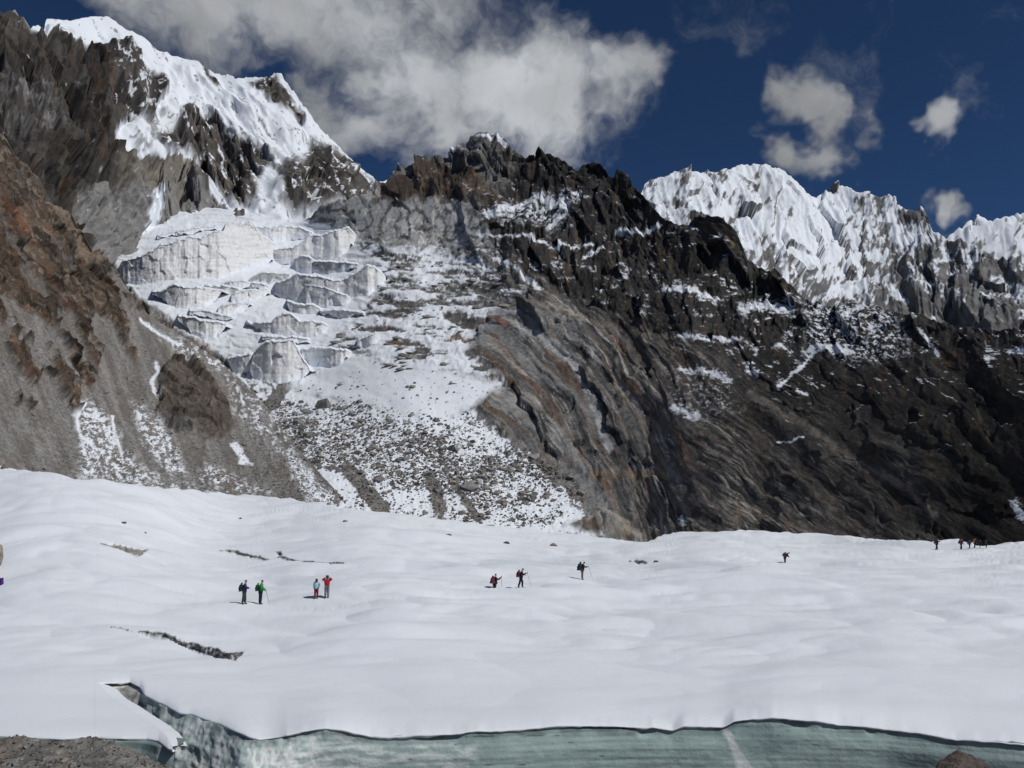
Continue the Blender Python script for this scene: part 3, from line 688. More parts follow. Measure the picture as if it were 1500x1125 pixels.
def spur_col(s):
    px, py = s.px, s.py; a, b = s.m; u, t = spur_st(px, py); sh = px.shape; up = s.n[..., 2]
    n1 = fbm(u / 10, t / 50, 1.5, 5, .62); n2 = fbm(u / 4.5, t / 24, 7.5, 4, .65); n3 = fbm(px / 40, py / 40, 3.5, 4)
    rk = col3(sh, (0.125, 0.105, 0.088)); rk = mixc(rk, (0.045, 0.041, 0.038), sstep(-.05, .2, n1)); rk = mixc(rk, (0.27, 0.245, 0.21), .75 * sstep(.10, .26, n2))
    rk = mixc(rk, (0.17, 0.085, 0.05), .55 * sstep(.1, .3, fbm(u / 9, t / 36, 17.5, 4, .6)) * sstep(-.3, .1, n3))
    rk = mixc(rk, (0.20, 0.09, 0.05), .5 * sstep(14, 3, ldist(px, py, [(0, 295), (20, 325), (30, 345)]) + 12 * n2))
    rk = mixc(rk, (0.30, 0.27, 0.23), .6 * sstep(14, 2, ldist(px, py, [(75, 305), (105, 345), (130, 385)]) + 14 * n2))
    rk = mixc(rk, (0.025, 0.023, 0.023), .8 * sstep(9, 2, ldist(px, py, [(92, 500), (108, 520), (115, 548)]) + 8 * n2))
    cell = ((.62 + .62 * s.f1[1] + .3 * (s.f2[1] - .5)) * (.4 + .6 * sstep(0, .07, s.f1[2])) * (.7 + .3 * sstep(0, .1, s.f2[2])))[..., None]; rk = rk * cell * np.array([.84, .74, .66], np.float32)
    gv = mixc(col3(sh, (0.235, 0.228, 0.218)), (0.13, 0.12, 0.11), sstep(-.1, .35, fbm(px / 3.2, py / 2.6, 5, 4, .72)))
    gv = mixc(gv, (0.165, 0.14, 0.12), .6 * sstep(0, .3, n3)); gv = mixc(gv, (0.27, 0.26, 0.25), .55 * sstep(.1, .4, fbm(px / 5, py / 4, 15, 4, .7)))
    gl = fbm((px - py * .45) / 13, (py + px * .45) / 110, 91, 4, .6); gv = mixc(gv, (0.30, 0.285, 0.27), .6 * sstep(.05, .3, gl)); gv = mixc(gv, (0.12, 0.11, 0.10), .55 * sstep(.05, .3, -gl))
    br = mixc(col3(sh, (0.11, 0.095, 0.082)), (0.19, 0.155, 0.125), sstep(0, .35, fbm(u / 7, t / 18, 27.5, 4, .65)))
    br = mixc(br, (0.16, 0.155, 0.15), .8 * sstep(-6, 8, sdist(px, py, [(240, 605), (280, 615), (292, 640), (255, 630)])))
    c = mixc(mixc(gv, rk, a), br * cell * .9, b)
    g = 1.0 * fbm(px / 9, py / 6, 3.0, 5, .75) + .35 * fbm((px - py * .35) / 8, (py + px * .35) / 45, 5, 3)
    e = 8 * fbm(px / 14, py / 14, 1.2, 3)
    sn = np.zeros(sh)
    for pts, w, lv in (([(108, 600), (126, 584), (150, 606), (172, 630), (178, 655), (205, 680), (240, 700), (190, 708), (118, 700), (118, 650)], 8, .0), ([(196, 590), (238, 618), (262, 660), (272, 695), (250, 695), (215, 655), (200, 620)], 8, .0),
                      ([(300, 680), (335, 690), (395, 722), (330, 720), (290, 700)], 8, .06), ([(110, 700), (260, 705), (390, 735), (110, 712)], 9, .08), ([(335, 652), (350, 652), (368, 678), (352, 676)], 3, -.4),
                      ([(330, 550), (400, 590), (430, 640), (440, 700), (380, 640), (345, 600)], 12, .1), ([(225, 480), (300, 505), (345, 545), (300, 540), (245, 505)], 8, .12), ([(420, 655), (520, 760), (450, 730), (430, 700)], 6, -.1)):
        sn = np.maximum(sn, sstep(-w, w, e + sdist(px, py, pts)) * sstep(-.05, .07, g - lv))
    for pts, w in (([(228, 530), (232, 545), (222, 560), (226, 575), (236, 582)], 4.5), ([(125, 590), (112, 612), (118, 640), (135, 650)], 3.5), ([(165, 610), (168, 640), (176, 655)], 3), ([(205, 470), (235, 490), (262, 505)], 3.5)):
        sn = np.maximum(sn, sstep(w, w * .3, ldist(px, py, pts) + 4 * g))
    sn = np.clip(sn * (1 - a) * (1 - .8 * b), 0, 1)
    return mixc(c, SNOW, sn), sn


spur = Sheet(columns(-300, 520, 1.35), top_spur, lambda x: np.interp(x, [-300, 0, 520], [745, 745, 775]), 330, D_spur, spur_disp, jag=lambda c: fbm(c / 9, 14.2, 0, 4, .6) * np.interp(c, [0, 190, 300, 500], [9, 8, 2, 2]))
so = spur.build('scree_slope', M_spur, spur_col, back=60)
tag(so, kind='structure')
# ------------------------------------------------------------------ stones on the slopes
def stone_mat():
    m, nt, N, L, b = nodes_mat('stone_grey')
    oi = N.new('ShaderNodeObjectInfo'); tc = N.new('ShaderNodeTexCoord')
    cr = N.new('ShaderNodeValToRGB'); e = cr.color_ramp.elements
    e[0].color = (0.13, 0.125, 0.12, 1); e[1].color = (0.30, 0.27, 0.23, 1)
    k = e.new(0.45); k.color = (0.21, 0.205, 0.20, 1)
    L.new(oi.outputs['Random'], cr.inputs[0])
    at = N.new('ShaderNodeAttribute'); at.attribute_name = 'tone'
    n1 = N.new('ShaderNodeTexNoise'); n1.inputs['Scale'].default_value = 2.2; n1.inputs['Detail'].default_value = 7; L.new(tc.outputs['Object'], n1.inputs['Vector'])
    mr = N.new('ShaderNodeMapRange'); mr.inputs[1].default_value = .25; mr.inputs[2].default_value = .75; mr.inputs[3].default_value = .6; mr.inputs[4].default_value = 1.4
    L.new(n1.outputs['Fac'], mr.inputs[0])
    mu = N.new('ShaderNodeVectorMath'); mu.operation = 'SCALE'; L.new(cr.outputs[0], mu.inputs[0]); L.new(mr.outputs[0], mu.inputs['Scale'])
    L.new(mu.outputs[0], b.inputs['Base Color']); b.inputs['Roughness'].default_value = .9
    bp = N.new('ShaderNodeBump'); bp.inputs['Distance'].default_value = .15; bp.inputs['Strength'].default_value = .6; L.new(n1.outputs['Fac'], bp.inputs['Height']); L.new(bp.outputs[0], b.inputs['Normal'])
    return m


M_stone = stone_mat()
import bmesh


def hull(seed, n=16, sx=1, sy=1, sz=1):
    r = np.random.default_rng(seed); p = r.normal(size=(n, 3)); p /= np.linalg.norm(p, axis=1)[:, None]; p *= r.uniform(.75, 1.1, (n, 1)); p *= (sx, sy, sz)
    bm = bmesh.new()
    for q in p: bm.verts.new(q)
    res = bmesh.ops.convex_hull(bm, input=bm.verts)
    dead = [v for v in bm.verts if not v.link_faces]
    for v in dead: bm.verts.remove(v)
    bmesh.ops.triangulate(bm, faces=bm.faces)
    bm.verts.index_update(); V = np.array([v.co[:] for v in bm.verts]); T = np.array([[v.index for v in f.verts] for f in bm.faces]); bm.free()
    return V, T


HULLS = [hull(100 + i, 15 + i % 4, 1, .85, .62) for i in range(8)]
PLATES = [hull(200 + i, 15, 1.5, .9, .34) for i in range(5)]


def hull_mesh(h, name, mat):
    V, T = h; me = bpy.data.meshes.new(name); me.from_pydata(V.tolist(), [], T.tolist()); me.materials.append(mat); return me


STONE_ME = [hull_mesh(h, 'stone', M_stone) for h in HULLS]; PLATE_ME = [hull_mesh(h, 'stone', M_stone) for h in PLATES]


def place_stone(me, parent, loc, r, stretch=(1, 1, 1)):
    o = bpy.data.objects.new('stone', me); col_.objects.link(o); o.parent = parent
    o.location = loc; o.scale = (r * stretch[0], r * stretch[1], r * stretch[2]); o.rotation_euler = (random.uniform(-.3, .3), random.uniform(-.3, .3), random.uniform(0, 6.28))
    return o


def scatter(sheet, parent, w, n_parts, n_stuff, rparts, rstuff, meshes, hulls, stuff_name='small_stones', tones=None, extra=()):
    nr, nc = w.shape; wf = w.ravel().clip(0); p = wf / wf.sum(); V = sheet.V.reshape(-1, 3); D = sheet.D.ravel(); PX = sheet.px.ravel(); PY = sheet.py.ravel()
    for (qx, qy, wd) in extra:
        i = int(np.argmin((PX - qx) ** 2 + (PY - qy) ** 2)); r = wd * .5 * D[i] / F
        place_stone(random.choice(meshes), parent, V[i] + (0, 0, r * .12), r)
    idx = rng.choice(len(wf), n_parts, p=p)
    for i in idx:
        r = .5 * D[i] / F * rng.uniform(*rparts) * (1 + .7 * rng.random() ** 4)
        place_stone(random.choice(meshes), parent, V[i] + (0, 0, r * .1), r)
    idx = rng.choice(len(wf), n_stuff, p=p); vs = []; fs = []; cs = []; off = 0
    for i in idx:
        HV, HT = hulls[rng.integers(len(hulls))]; r = .5 * D[i] / F * (rstuff[0] + (rstuff[1] - rstuff[0]) * rng.random() ** 2.2)
        a = rng.uniform(0, 6.28); c, s_ = math.cos(a), math.sin(a)
        q = HV * r * rng.uniform(.8, 1.25, 3); q = np.stack([q[:, 0] * c - q[:, 1] * s_, q[:, 0] * s_ + q[:, 1] * c, q[:, 2]], 1) + V[i] + (0, 0, r * .15)
        vs.append(q); fs.append(HT + off); off += len(q)
        t = tones[rng.integers(len(tones))]; cs.append(np.repeat(np.array([t]) * rng.uniform(.7, 1.25), len(q), 0))
    o = make_mesh(stuff_name, np.concatenate(vs), np.concatenate(fs), M_slope, parent, cols=np.concatenate(cs), snow=np.zeros(off), smooth=False)
    tag(o, kind='stuff')


TONES = [(0.27, 0.265, 0.26), (0.20, 0.195, 0.19), (0.15, 0.145, 0.14), (0.25, 0.235, 0.21), (0.29, 0.26, 0.22), (0.11, 0.105, 0.10), (0.22, 0.18, 0.15)]
SH = [hull(300 + i, 9, 1, .85, .65) for i in range(8)]
mp, mq = main.px, main.py
fieldw = sstep(-6, 10, sdist(mp, mq, [(360, 570), (440, 590), (540, 592), (640, 615), (690, 605), (760, 655), (840, 700), (860, 740), (800, 775), (640, 765), (520, 745), (400, 700), (350, 620)]))
dens = fieldw * (0.25 + sstep(-.1, .3, fbm(mp / 60, mq / 30, 3, 3)) + .8 * sstep(60, 10, ldist(mp, mq, [(420, 640), (560, 655), (700, 700), (780, 690)])))
dens = dens * (1 - .85 * sstep(-6, 8, sdist(mp, mq, [(400, 682), (440, 680), (500, 690), (522, 715), (525, 745), (490, 730), (440, 700)])))
dens = dens + .03 * main.m['smooth'] + .06 * sstep(-10, 20, sdist(mp, mq, [(560, 380), (700, 400), (700, 480), (540, 480)]))
BIG = [(480, 597, 36), (450, 606, 22), (505, 598, 18), (688, 716, 30), (665, 708, 13), (606, 680, 12), (530, 694, 14), (417, 650, 20), (455, 640, 15), (712, 716, 14), (745, 727, 12), (590, 705, 14), (598, 568, 11),
       (470, 660, 12), (650, 690, 16), (700, 690, 13), (628, 672, 12), (780, 733, 15), (800, 700, 12), (395, 663, 15), (560, 640, 11), (520, 650, 10), (640, 720, 15), (820, 720, 12), (362, 652, 12)]
scatter(main, mo, dens, 265, 11000, (8, 14), (1.8, 7.5), STONE_ME, SH, tones=TONES, extra=BIG)
pw = main.m['plates'] * (1 - main.m['slab']) * sstep(.0, .2, fbm(mp / 50, mq / 20, 4, 3) + .1)
idx = rng.choice(pw.size, 55, p=pw.ravel() / pw.sum())
for i in idx:
    r = .5 * main.D.ravel()[i] / F * rng.uniform(8, 20); o = place_stone(random.choice(PLATE_ME), mo, main.V.reshape(-1, 3)[i], r); o.rotation_euler = (0.15, 0.1, rng.uniform(-.3, .3))
sq, sr = spur.px, spur.py
sw = (1 - spur.m[0]) * (1 - spur.m[1]) * (.2 + sstep(560, 720, sr)) * sstep(200, 0, np.abs(sq - 250) - 250)
scatter(spur, so, sw, 150, 7000, (4, 8), (1.3, 4.2), STONE_ME, SH, tones=TONES, extra=[(354, 652, 13), (155, 576, 10), (62, 690, 9), (320, 697, 9), (218, 655, 8), (378, 694, 12), (196, 560, 12), (188, 555, 9), (255, 677, 8)])
# ------------------------------------------------------------------ ice cliffs (seracs) of the hanging glacier
def z8(pts): return [(x / 3.5714 + 160, y / 3.5714 + 290) for x, y in pts]


def serac(label, top, bot, lean=0.03, dirt=0.3, seed=0, dmul=1.0, shade=0.0):
    top = z8(top); bot = z8(bot); x0 = min(top[0][0], bot[0][0]); x1 = max(top[-1][0], bot[-1][0])
    n = max(12, int((x1 - x0) / 1.1)); px = np.linspace(x0, x1, n); ct, cb = curve(top)(px), curve(bot)(px)
    ct = ct + fbm(px / 11, seed, 1, 4, .6) * 3.6 - .8 * sstep(.1, .4, fbm(px / 4, seed, 7, 2)); cb = np.maximum(cb + fbm(px / 13, seed, 5, 4, .6) * 5.5 + 1.0, ct + .3)
    Db = D_main(px, cb); Db = .65 * Db + .35 * np.linspace(Db[:4].mean(), Db[-4:].mean(), n) * (Db.min() / min(Db[:4].mean(), Db[-4:].mean())) ** .6; kk = np.ones(21) / 21; Db = np.convolve(np.pad(Db, 10, mode='edge'), kk, 'valid') * .985 * dmul
    m = max(8, int((cb - ct).max() / 1.3)); v = np.linspace(-.3, 1, m)[:, None]
    PX = np.repeat(px[None], m, 0); PY = cb[None] + (ct - cb)[None] * v
    DD = Db[None] * (1 + lean * v * (cb - ct)[None] / 70) * np.ones_like(PX); k = DD / F
    rel = ridged(PX / 26 + seed, PY / 60, seed, 4, .55) * 1.5 + fbm(PX / 5, PY / 14, seed + 3, 4, .6) * .8 + facet(PX / 16, PY / 18, int(seed * 7), 1.1)[0] * 2.2 + fbm(PX / 22, PY / 5, seed + 6, 3) * .8 
    edge = np.minimum(np.arange(n), np.arange(n)[::-1]); rel = rel * sstep(0, 6, edge)[None]
    V = np.stack(P(PX, PY, DD - rel * k * 1.3), -1)
    # the ends turn back into the glacier
    L = V[:, :1].copy(); L[..., 1] += 14; R = V[:, -1:].copy(); R[..., 1] += 14; L[..., 0] -= 3; R[..., 0] += 3
    V = np.concatenate([L, V, R], 1); PX = np.concatenate([PX[:, :1], PX, PX[:, -1:]], 1); PY = np.concatenate([PY[:, :1], PY, PY[:, -1:]], 1); vv = np.repeat(v, n + 2, 1)
    ph = np.concatenate([[0], (cb - ct), [0]])[None] * vv
    c = col3(PX.shape, (0.76, 0.765, 0.77))
    lay = fbm(PX / 60, (PY - 7 * fbm(PX / 50, seed, 2, 2)) / 2.6, seed, 4, .6); ver = fbm(PX / 3.4, PY / 26, seed + 4, 4, .62)
    c = mixc(c, (0.52, 0.51, 0.50), .6 * sstep(.06, .3, lay)); c = mixc(c, (0.42, 0.415, 0.405), dirt * 1.3 * sstep(.05, .5, ver + .3 * fbm(PX / 20, PY / 20, seed, 3)))
    topd = sstep(7, 0, (PY - np.concatenate([ct[:1], ct, ct[-1:]])[None])); c = mixc(c, (0.26, 0.25, 0.24), (.35 + dirt) * topd * sstep(-.1, .3, fbm(PX / 7, PY / 7, seed + 9, 3)))
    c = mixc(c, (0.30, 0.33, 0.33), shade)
    sn = sstep(5, 1.0, ph + 12 * fbm(PX / 9, PY / 9, seed + 11, 4, .6)) ; c = mixc(c, SNOW, sn)
    e = bpy.data.objects.new('serac', None); col_.objects.link(e); base = V[0].mean(0); e.location = base
    tag(e, label, 'ice cliff', 'seracs of the hanging glacier')
    V0 = V - base; nr = V.shape[0]
    make_mesh('ice_face', V0.reshape(-1, 3), grid_faces(nr, n + 2), M_serac, e, cols=c.reshape(-1, 3), snow=sn.ravel() * 0)
    # snow cap running back to the bed
    edge3 = V[-1]; qx = PX[-1]; qy = np.concatenate([ct[:1], ct, ct[-1:]]); Dd = np.maximum(D_main(qx, qy - 2.2), edge3[:, 1] * 1.02)
    back = np.stack(P(qx, qy - 2.2, Dd), -1); rows = []
    for t in np.linspace(0, 1, 7):
        r = edge3 + (back - edge3) * t; r[:, 2] += .5 * math.sin(math.pi * t) ** .7 - .3 * (t == 0); r[:, 1] -= .5 * (t == 0); rows.append(r)
    C = np.array(rows) - base
    make_mesh('snow_cap', C.reshape(-1, 3), grid_faces(7, n + 2), M_field, e, cols=np.tile(SNOW, (C.shape[0] * C.shape[1], 1)), snow=np.ones(C.shape[0] * C.shape[1]))


SER = [
    ('largest pale ice cliff, the long layered wall across the left half of the glacier', [(70, 332), (150, 315), (200, 290), (270, 250), (340, 235), (420, 205), (480, 216), (530, 190), (600, 168), (608, 142), (680, 136), (750, 130), (770, 165), (800, 200), (850, 232)], [(70, 400), (120, 425), (230, 447), (400, 440), (520, 437), (600, 430), (640, 390), (700, 370), (800, 340), (850, 300)], .1),
    ('low layered ice step directly below the grey crest of the glacier', [(755, 150), (850, 158), (900, 148), (1000, 158), (1062, 182)], [(755, 165), (800, 205), (850, 213), (1040, 196), (1062, 186)], .12),
    ('flat topped ice cliff beside the grey rock wall, highest on the right', [(845, 285), (860, 270), (960, 262), (1030, 222), (1048, 195), (1100, 200), (1170, 180), (1255, 158), (1263, 170)], [(845, 300), (860, 318), (930, 345), (1080, 325), (1180, 330), (1240, 270), (1263, 225)], .2),
    ('small squarish ice block between the two upper cliffs and the bright snow hollow', [(975, 312), (1000, 304), (1045, 306), (1056, 315)], [(975, 355), (1000, 375), (1050, 388), (1056, 380)], .25),
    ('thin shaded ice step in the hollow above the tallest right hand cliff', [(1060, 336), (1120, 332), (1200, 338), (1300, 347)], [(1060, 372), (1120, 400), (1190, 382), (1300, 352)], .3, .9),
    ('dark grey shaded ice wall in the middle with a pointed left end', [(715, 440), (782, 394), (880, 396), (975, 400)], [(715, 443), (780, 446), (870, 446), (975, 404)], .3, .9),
    ('tallest grooved ice cliff on the right edge of the glacier above the rock slabs', [(868, 450), (930, 430), (985, 398), (1060, 410), (1110, 415), (1170, 432), (1210, 432), (1250, 415), (1310, 385), (1350, 352), (1390, 362), (1405, 380)], [(868, 490), (960, 540), (1060, 560), (1150, 545), (1250, 515), (1330, 515), (1390, 480), (1405, 430)], .55),
    ('stepped ice slab leaning against the front of the tallest right hand cliff', [(1028, 456), (1100, 462), (1180, 490), (1243, 512)], [(1028, 548), (1100, 562), (1180, 556), (1243, 545)], .35),
    ('ice wall nearest the scree on the left, under the long layered wall', [(225, 492), (300, 480), (335, 455), (370, 458), (400, 470), (480, 472), (590, 482)], [(225, 500), (300, 532), (360, 570), (420, 586), (480, 575), (540, 530), (590, 486)], .45),
    ('narrow oblong ice block lying in the snow left of the tallest grooved cliff', [(638, 515), (660, 497), (720, 486), (820, 478), (830, 488)], [(638, 525), (660, 538), (740, 527), (815, 508), (830, 495)], .25),
    ('small wedge of ice in the snow below the oblong block', [(568, 585), (600, 565), (650, 552), (735, 552)], [(568, 605), (620, 612), (680, 590), (735, 556)], .4),
    ('low ice lip under the pointed dark grey wall', [(590, 448), (640, 438), (700, 436), (830, 458)], [(590, 455), (640, 466), (740, 464), (830, 466)], .3),
    ('grooved ice wall on the left where the scree meets the lower smooth snow', [(358, 622), (400, 625), (480, 640), (560, 650), (612, 660)], [(358, 632), (430, 685), (520, 728), (570, 705), (612, 664)], .55),
    ('ice ridge with a peaked middle above the smooth lower snow patch', [(718, 650), (800, 655), (850, 650), (880, 625), (912, 605), (945, 608), (965, 618), (1000, 650), (1060, 645), (1115, 655)], [(718, 654), (780, 675), (830, 696), (950, 712), (1060, 716), (1115, 695)], .35),
    ('broad pyramid shaped ice tower at the lowest end of the glacier', [(735, 890), (760, 810), (820, 752), (900, 750), (960, 747), (985, 790), (1012, 840), (1042, 880), (1048, 895)], [(735, 905), (780, 925), (860, 948), (930, 956), (1000, 925), (1048, 900)], .3),
    ('crumbling ice step right of the pyramid shaped tower beside brown slabs', [(1008, 795), (1070, 786), (1150, 788), (1240, 802)], [(1008, 810), (1040, 855), (1170, 878), (1225, 840), (1240, 815)], .4),
    ('tilted ice step between the stepped slab and the peaked ice ridge', [(930, 540), (1000, 560), (1060, 562), (1100, 575)], [(930, 555), (970, 605), (1060, 602), (1100, 580)], .3),
    ('dark ice stub at the foot of the smooth lower snow patch by the moraine', [(618, 842), (660, 830), (735, 818)], [(618, 850), (650, 885), (710, 903), (735, 870)], .7),
    ('small bright ice step at the right margin among the snowy rock plates', [(1298, 745), (1340, 725), (1392, 708)], [(1298, 762), (1320, 772), (1392, 742)], .2),
    ('thin ice ledge joining the long layered wall to the pointed dark grey wall', [(500, 462), (600, 462), (660, 474), (700, 492)], [(500, 466), (560, 480), (640, 492), (700, 496)], .3),
    ('long thin ledge of ice just above the grooved ice wall on the left', [(420, 592), (500, 588), (570, 606), (640, 622)], [(420, 598), (500, 612), (570, 626), (640, 626)], .3),
    ('low ledge of ice under the leaning stepped slab near the rock plates', [(1100, 590), (1180, 584), (1260, 590), (1330, 600)], [(1100, 596), (1180, 610), (1260, 612), (1330, 604)], .3),
    ('narrow ice step directly under the peaked ice ridge', [(800, 722), (880, 728), (960, 730), (1040, 740)], [(800, 728), (880, 742), (960, 746), (1040, 745)], .25),
    ('faint ice step high on the smooth snowy top of the glacier', [(250, 200), (340, 178), (450, 160), (560, 150)], [(250, 204), (340, 190), (450, 172), (560, 155)], .15),
]
for i, t in enumerate(SER):
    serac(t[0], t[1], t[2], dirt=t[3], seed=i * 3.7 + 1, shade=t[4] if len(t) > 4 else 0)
# ------------------------------------------------------------------ snow field in front
class InvRBF(RBF):                 # fitted in 1/distance, in which a level plain is exactly linear
    def __init__(s, pts, c, reg):
        q = np.array(pts, float); q[:, 2] = np.exp(1000.0 / q[:, 2]); RBF.__init__(s, q, c, reg)

    def __call__(s, px, py):
        return 1000.0 / np.log(RBF.__call__(s, px, py))


D_snow1 = InvRBF([(-300, 1090, 26.3), (0, 1074, 27.4), (380, 1074, 27.4), (750, 1062, 28.4), (1100, 1058, 28.8), (1500, 1078, 27.3), (1800, 1088, 26.4), (145, 1003, 34.6), (700, 1000, 35), (1200, 1000, 35), (1600, 1000, 35),
               (-200, 900, 54), (300, 900, 56), (700, 900, 56), (1200, 900, 56), (1600, 900, 55), (420, 884, 61), (800, 855, 77), (-100, 800, 88), (300, 800, 103), (1150, 824, 103), (1373, 808, 122),
               (1420, 802, 134), (1500, 796, 142), (1700, 790, 145), (-300, 670, 145), (0, 686, 148), (250, 717, 150), (500, 743, 150), (700, 769, 152), (950, 789, 158), (1100, 781, 166), (1250, 787, 168), (1800, 780, 150)], 130, 1e-2)


def D_snow0(px, py):
    # the edge of the snow runs nearly straight in plan: its ups and downs are differences in height
    l = lip(px); lm = lip_m(px); k = sstep(330, 420, px)
    sh = (l - lm) * sstep(-16, 0, py - l) + (lm - lip_s(px)) * sstep(-80, 0, py - l)
    return D_snow1(px, py - sh * k)


crest = curve([(-300, 655), (0, 684), (20, 686), (100, 700), (200, 711), (300, 720), (400, 728), (440, 734), (500, 742), (560, 748), (620, 756), (700, 769), (760, 776), (800, 779), (870, 786), (915, 790), (950, 791), (965, 787), (990, 781), (1040, 779), (1100, 778), (1160, 781), (1250, 785),
               (1320, 790), (1360, 793), (1372, 794), (1385, 791), (1405, 791), (1420, 796), (1440, 800), (1452, 799), (1470, 797), (1500, 794), (1600, 787), (1800, 775)])
lip = curve([(-300, 1086), (-50, 1074), (0, 1071), (40, 1074), (90, 1077), (142.985, 1076), (142.995, 1004), (148, 1003), (190, 998), (205, 1006), (212, 1014), (240, 1026), (262, 1038), (280, 1040), (300, 1047), (320, 1052), (345, 1065), (362, 1072), (380, 1077), (410, 1074), (440, 1067), (475, 1060), (500, 1062), (540, 1070), (570, 1071),
             (620, 1068), (660, 1069), (700, 1063), (760, 1061), (820, 1059), (880, 1060), (920, 1062), (955, 1060), (985, 1064), (1000, 1056), (1030, 1057), (1060, 1058), (1075, 1050), (1100, 1047), (1130, 1044), (1165, 1048), (1200, 1050), (1230, 1056), (1270, 1057), (1320, 1062), (1360, 1068), (1400, 1075), (1450, 1078), (1500, 1081), (1600, 1084), (1800, 1095)])
_lx = np.arange(-340, 1840.0, .5); _ly = lip(_lx) + 1.6 * fbm(_lx / 55, 3.3, 0, 3, .45) + .9 * fbm(_lx / 15, 7.3, 0, 3, .6); _k = np.exp(-(np.arange(-30, 31) / 6.0) ** 2); _sm = np.convolve(np.pad(_ly, 30, mode='edge'), _k / _k.sum(), 'valid')
_ly = np.where(_lx > 215, _sm, _ly); lip0 = lip; lip = lambda c: np.where(np.asarray(c) < 160, lip0(c), np.interp(c, _lx, _ly))
_k2 = np.exp(-(np.arange(-150, 151) / 60.0) ** 2); _lm = np.convolve(np.pad(_ly, 150, mode='edge'), _k2 / _k2.sum(), 'valid'); lip_m = lambda c: np.interp(c, _lx, _lm)
lip_s = curve([(-300, 1086), (300, 1060), (420, 1071), (700, 1064), (1100, 1056), (1300, 1062), (1500, 1078), (1800, 1092)])
CR = [([(120, 911), (180, 921), (200, 927), (215, 927), (240, 930), (270, 937), (285, 938), (300, 944), (318, 945), (335, 951), (357, 951)], [(120, 911), (150, 916), (180, 923), (200, 927), (215, 931), (240, 937), (270, 945), (300, 954), (325, 964), (345, 968), (357, 953)], 0),
      ([(320, 805), (345, 804), (370, 811), (400, 816), (440, 820), (475, 821), (503, 823)], [(320, 806), (345, 809), (370, 814), (400, 818), (440, 822), (485, 828), (503, 825)], 0),
      ([(147, 797), (165, 795), (200, 803), (217, 804)], [(147, 798), (165, 804), (185, 809), (205, 812), (217, 805)], 1),
      ([(920, 821), (933, 819), (948, 823)], [(920, 822), (935, 825), (948, 824)], 0), ([(404, 806), (410, 805), (416, 811)], [(404, 807), (410, 812), (416, 812)], 1)]


def crack_w(px, py):
    out = []
    for t, b, kind in CR:
        ct, cb = curve(t), curve(b); x0, x1 = t[0][0], t[-1][0]
        pxn = px + 0; jt = 1.0 * fbm(px / 6, 0.3, 2, 3); a = ct(px) + jt; bb = cb(px) + .6 * jt
        out.append((((px >= x0) & (px <= x1) & (py > a) & (py < bb) & (bb - a > .6)), a, bb, kind))
    return out


_tp = None


def snow_dz(x, y, D):
    f = sstep(28, 55, D)
    w = 2.2 * fbm(x / 14, y / 14, 2.2, 2); w2 = 2.2 * fbm(x / 14, y / 14, 12.2, 2)
    z = .60 * fbm((x + w) / 15, (y + w2) / 10, 1.0, 3, .45) + .5 * fbm(x / 44, y / 30, 5.0, 2) * sstep(30, 90, D)
    z = z + .46 * (np.abs(perlin2((x + w) / 7.5, (y + w2 + .3 * x) / 5.5, 77)) - .3) + .17 * (np.abs(perlin2((x - w) / 3.4, (y + w2) / 2.6, 78)) - .3) * sstep(-.1, .3, fbm(x / 16, y / 12, 9, 2))
    z = z + .034 * fbm(x / 1.3, y / 1.1, 3.0, 3) - .22 * np.exp(-((y - 104 - .04 * x) / 4.5) ** 2) * sstep(-22, -8, x) * sstep(34, 20, x)
    z = z * (.26 + .94 * f)
    if _tp is not None and np.size(x) > 50:
        near = sstep(1.0, .12, ldist(x + .5 * fbm(x / 6, y / 6, 3, 2), y + .5 * fbm(x / 6, y / 6, 8, 2), _tp)); z = z - near * (.015 + .07 * np.clip(fbm(x / .55, y / .5, 6, 2) + .2, 0, 1))
    return z


TRAIL = [(250, 889), (345, 887), (480, 885), (600, 874), (700, 867), (763, 862), (853, 850), (960, 842), (1080, 831), (1150, 825), (1280, 815), (1373, 809), (1410, 806), (1450, 801)]
_tp = np.array([[float(q) for q in P(a, b, float(D_snow0(np.array([float(a)]), np.array([float(b)]))[0]))[:2]] for a, b in TRAIL])


def field_D(px, py):
    D = D_snow0(px, py)
    for ins, a, b, kind in crack_w(px, py):
        D = np.where(ins, D_snow0(px, a) * 1.0, D)
    return D


def field_point(px, py):
    px = np.array([float(px)]); py0 = np.array([float(py)]); py1 = py0.copy()
    for _ in range(8):
        D = D_snow0(px, py1); x, y, z = P(px, py1, D); zz = z + snow_dz(x, y, D)
        v = (zz - CAMZ) / y; b = (v * CP - SP) / (CP + v * SP); q = 562.5 - b * F; py1 = py1 + (py0 - q) * .8
    return np.array([x[0], y[0], zz[0]]), float(D[0])


class SnowSheet:
    """rows above photo height 985 are the same for all columns, so the notch in the edge does not bend them"""
    def __init__(s, cols, top, bot, nrows, D):
        t = top(cols); b = bot(cols); n1 = int(nrows * .24); v1 = np.linspace(0, 1, n1, endpoint=False)[:, None]; v2 = np.linspace(0, 1, nrows - n1)[:, None]
        mid = np.minimum(985.0, 985 + 0 * b) if t.max() < 900 else t + (b - t) * .3
        s.px = np.repeat(cols[None, :], nrows, 0); s.py = np.concatenate([b + (mid - b) * v1, mid + (t - mid) * v2], 0)
        s.D = D(s.px, s.py); s.V = np.stack(P(s.px, s.py, s.D), -1)


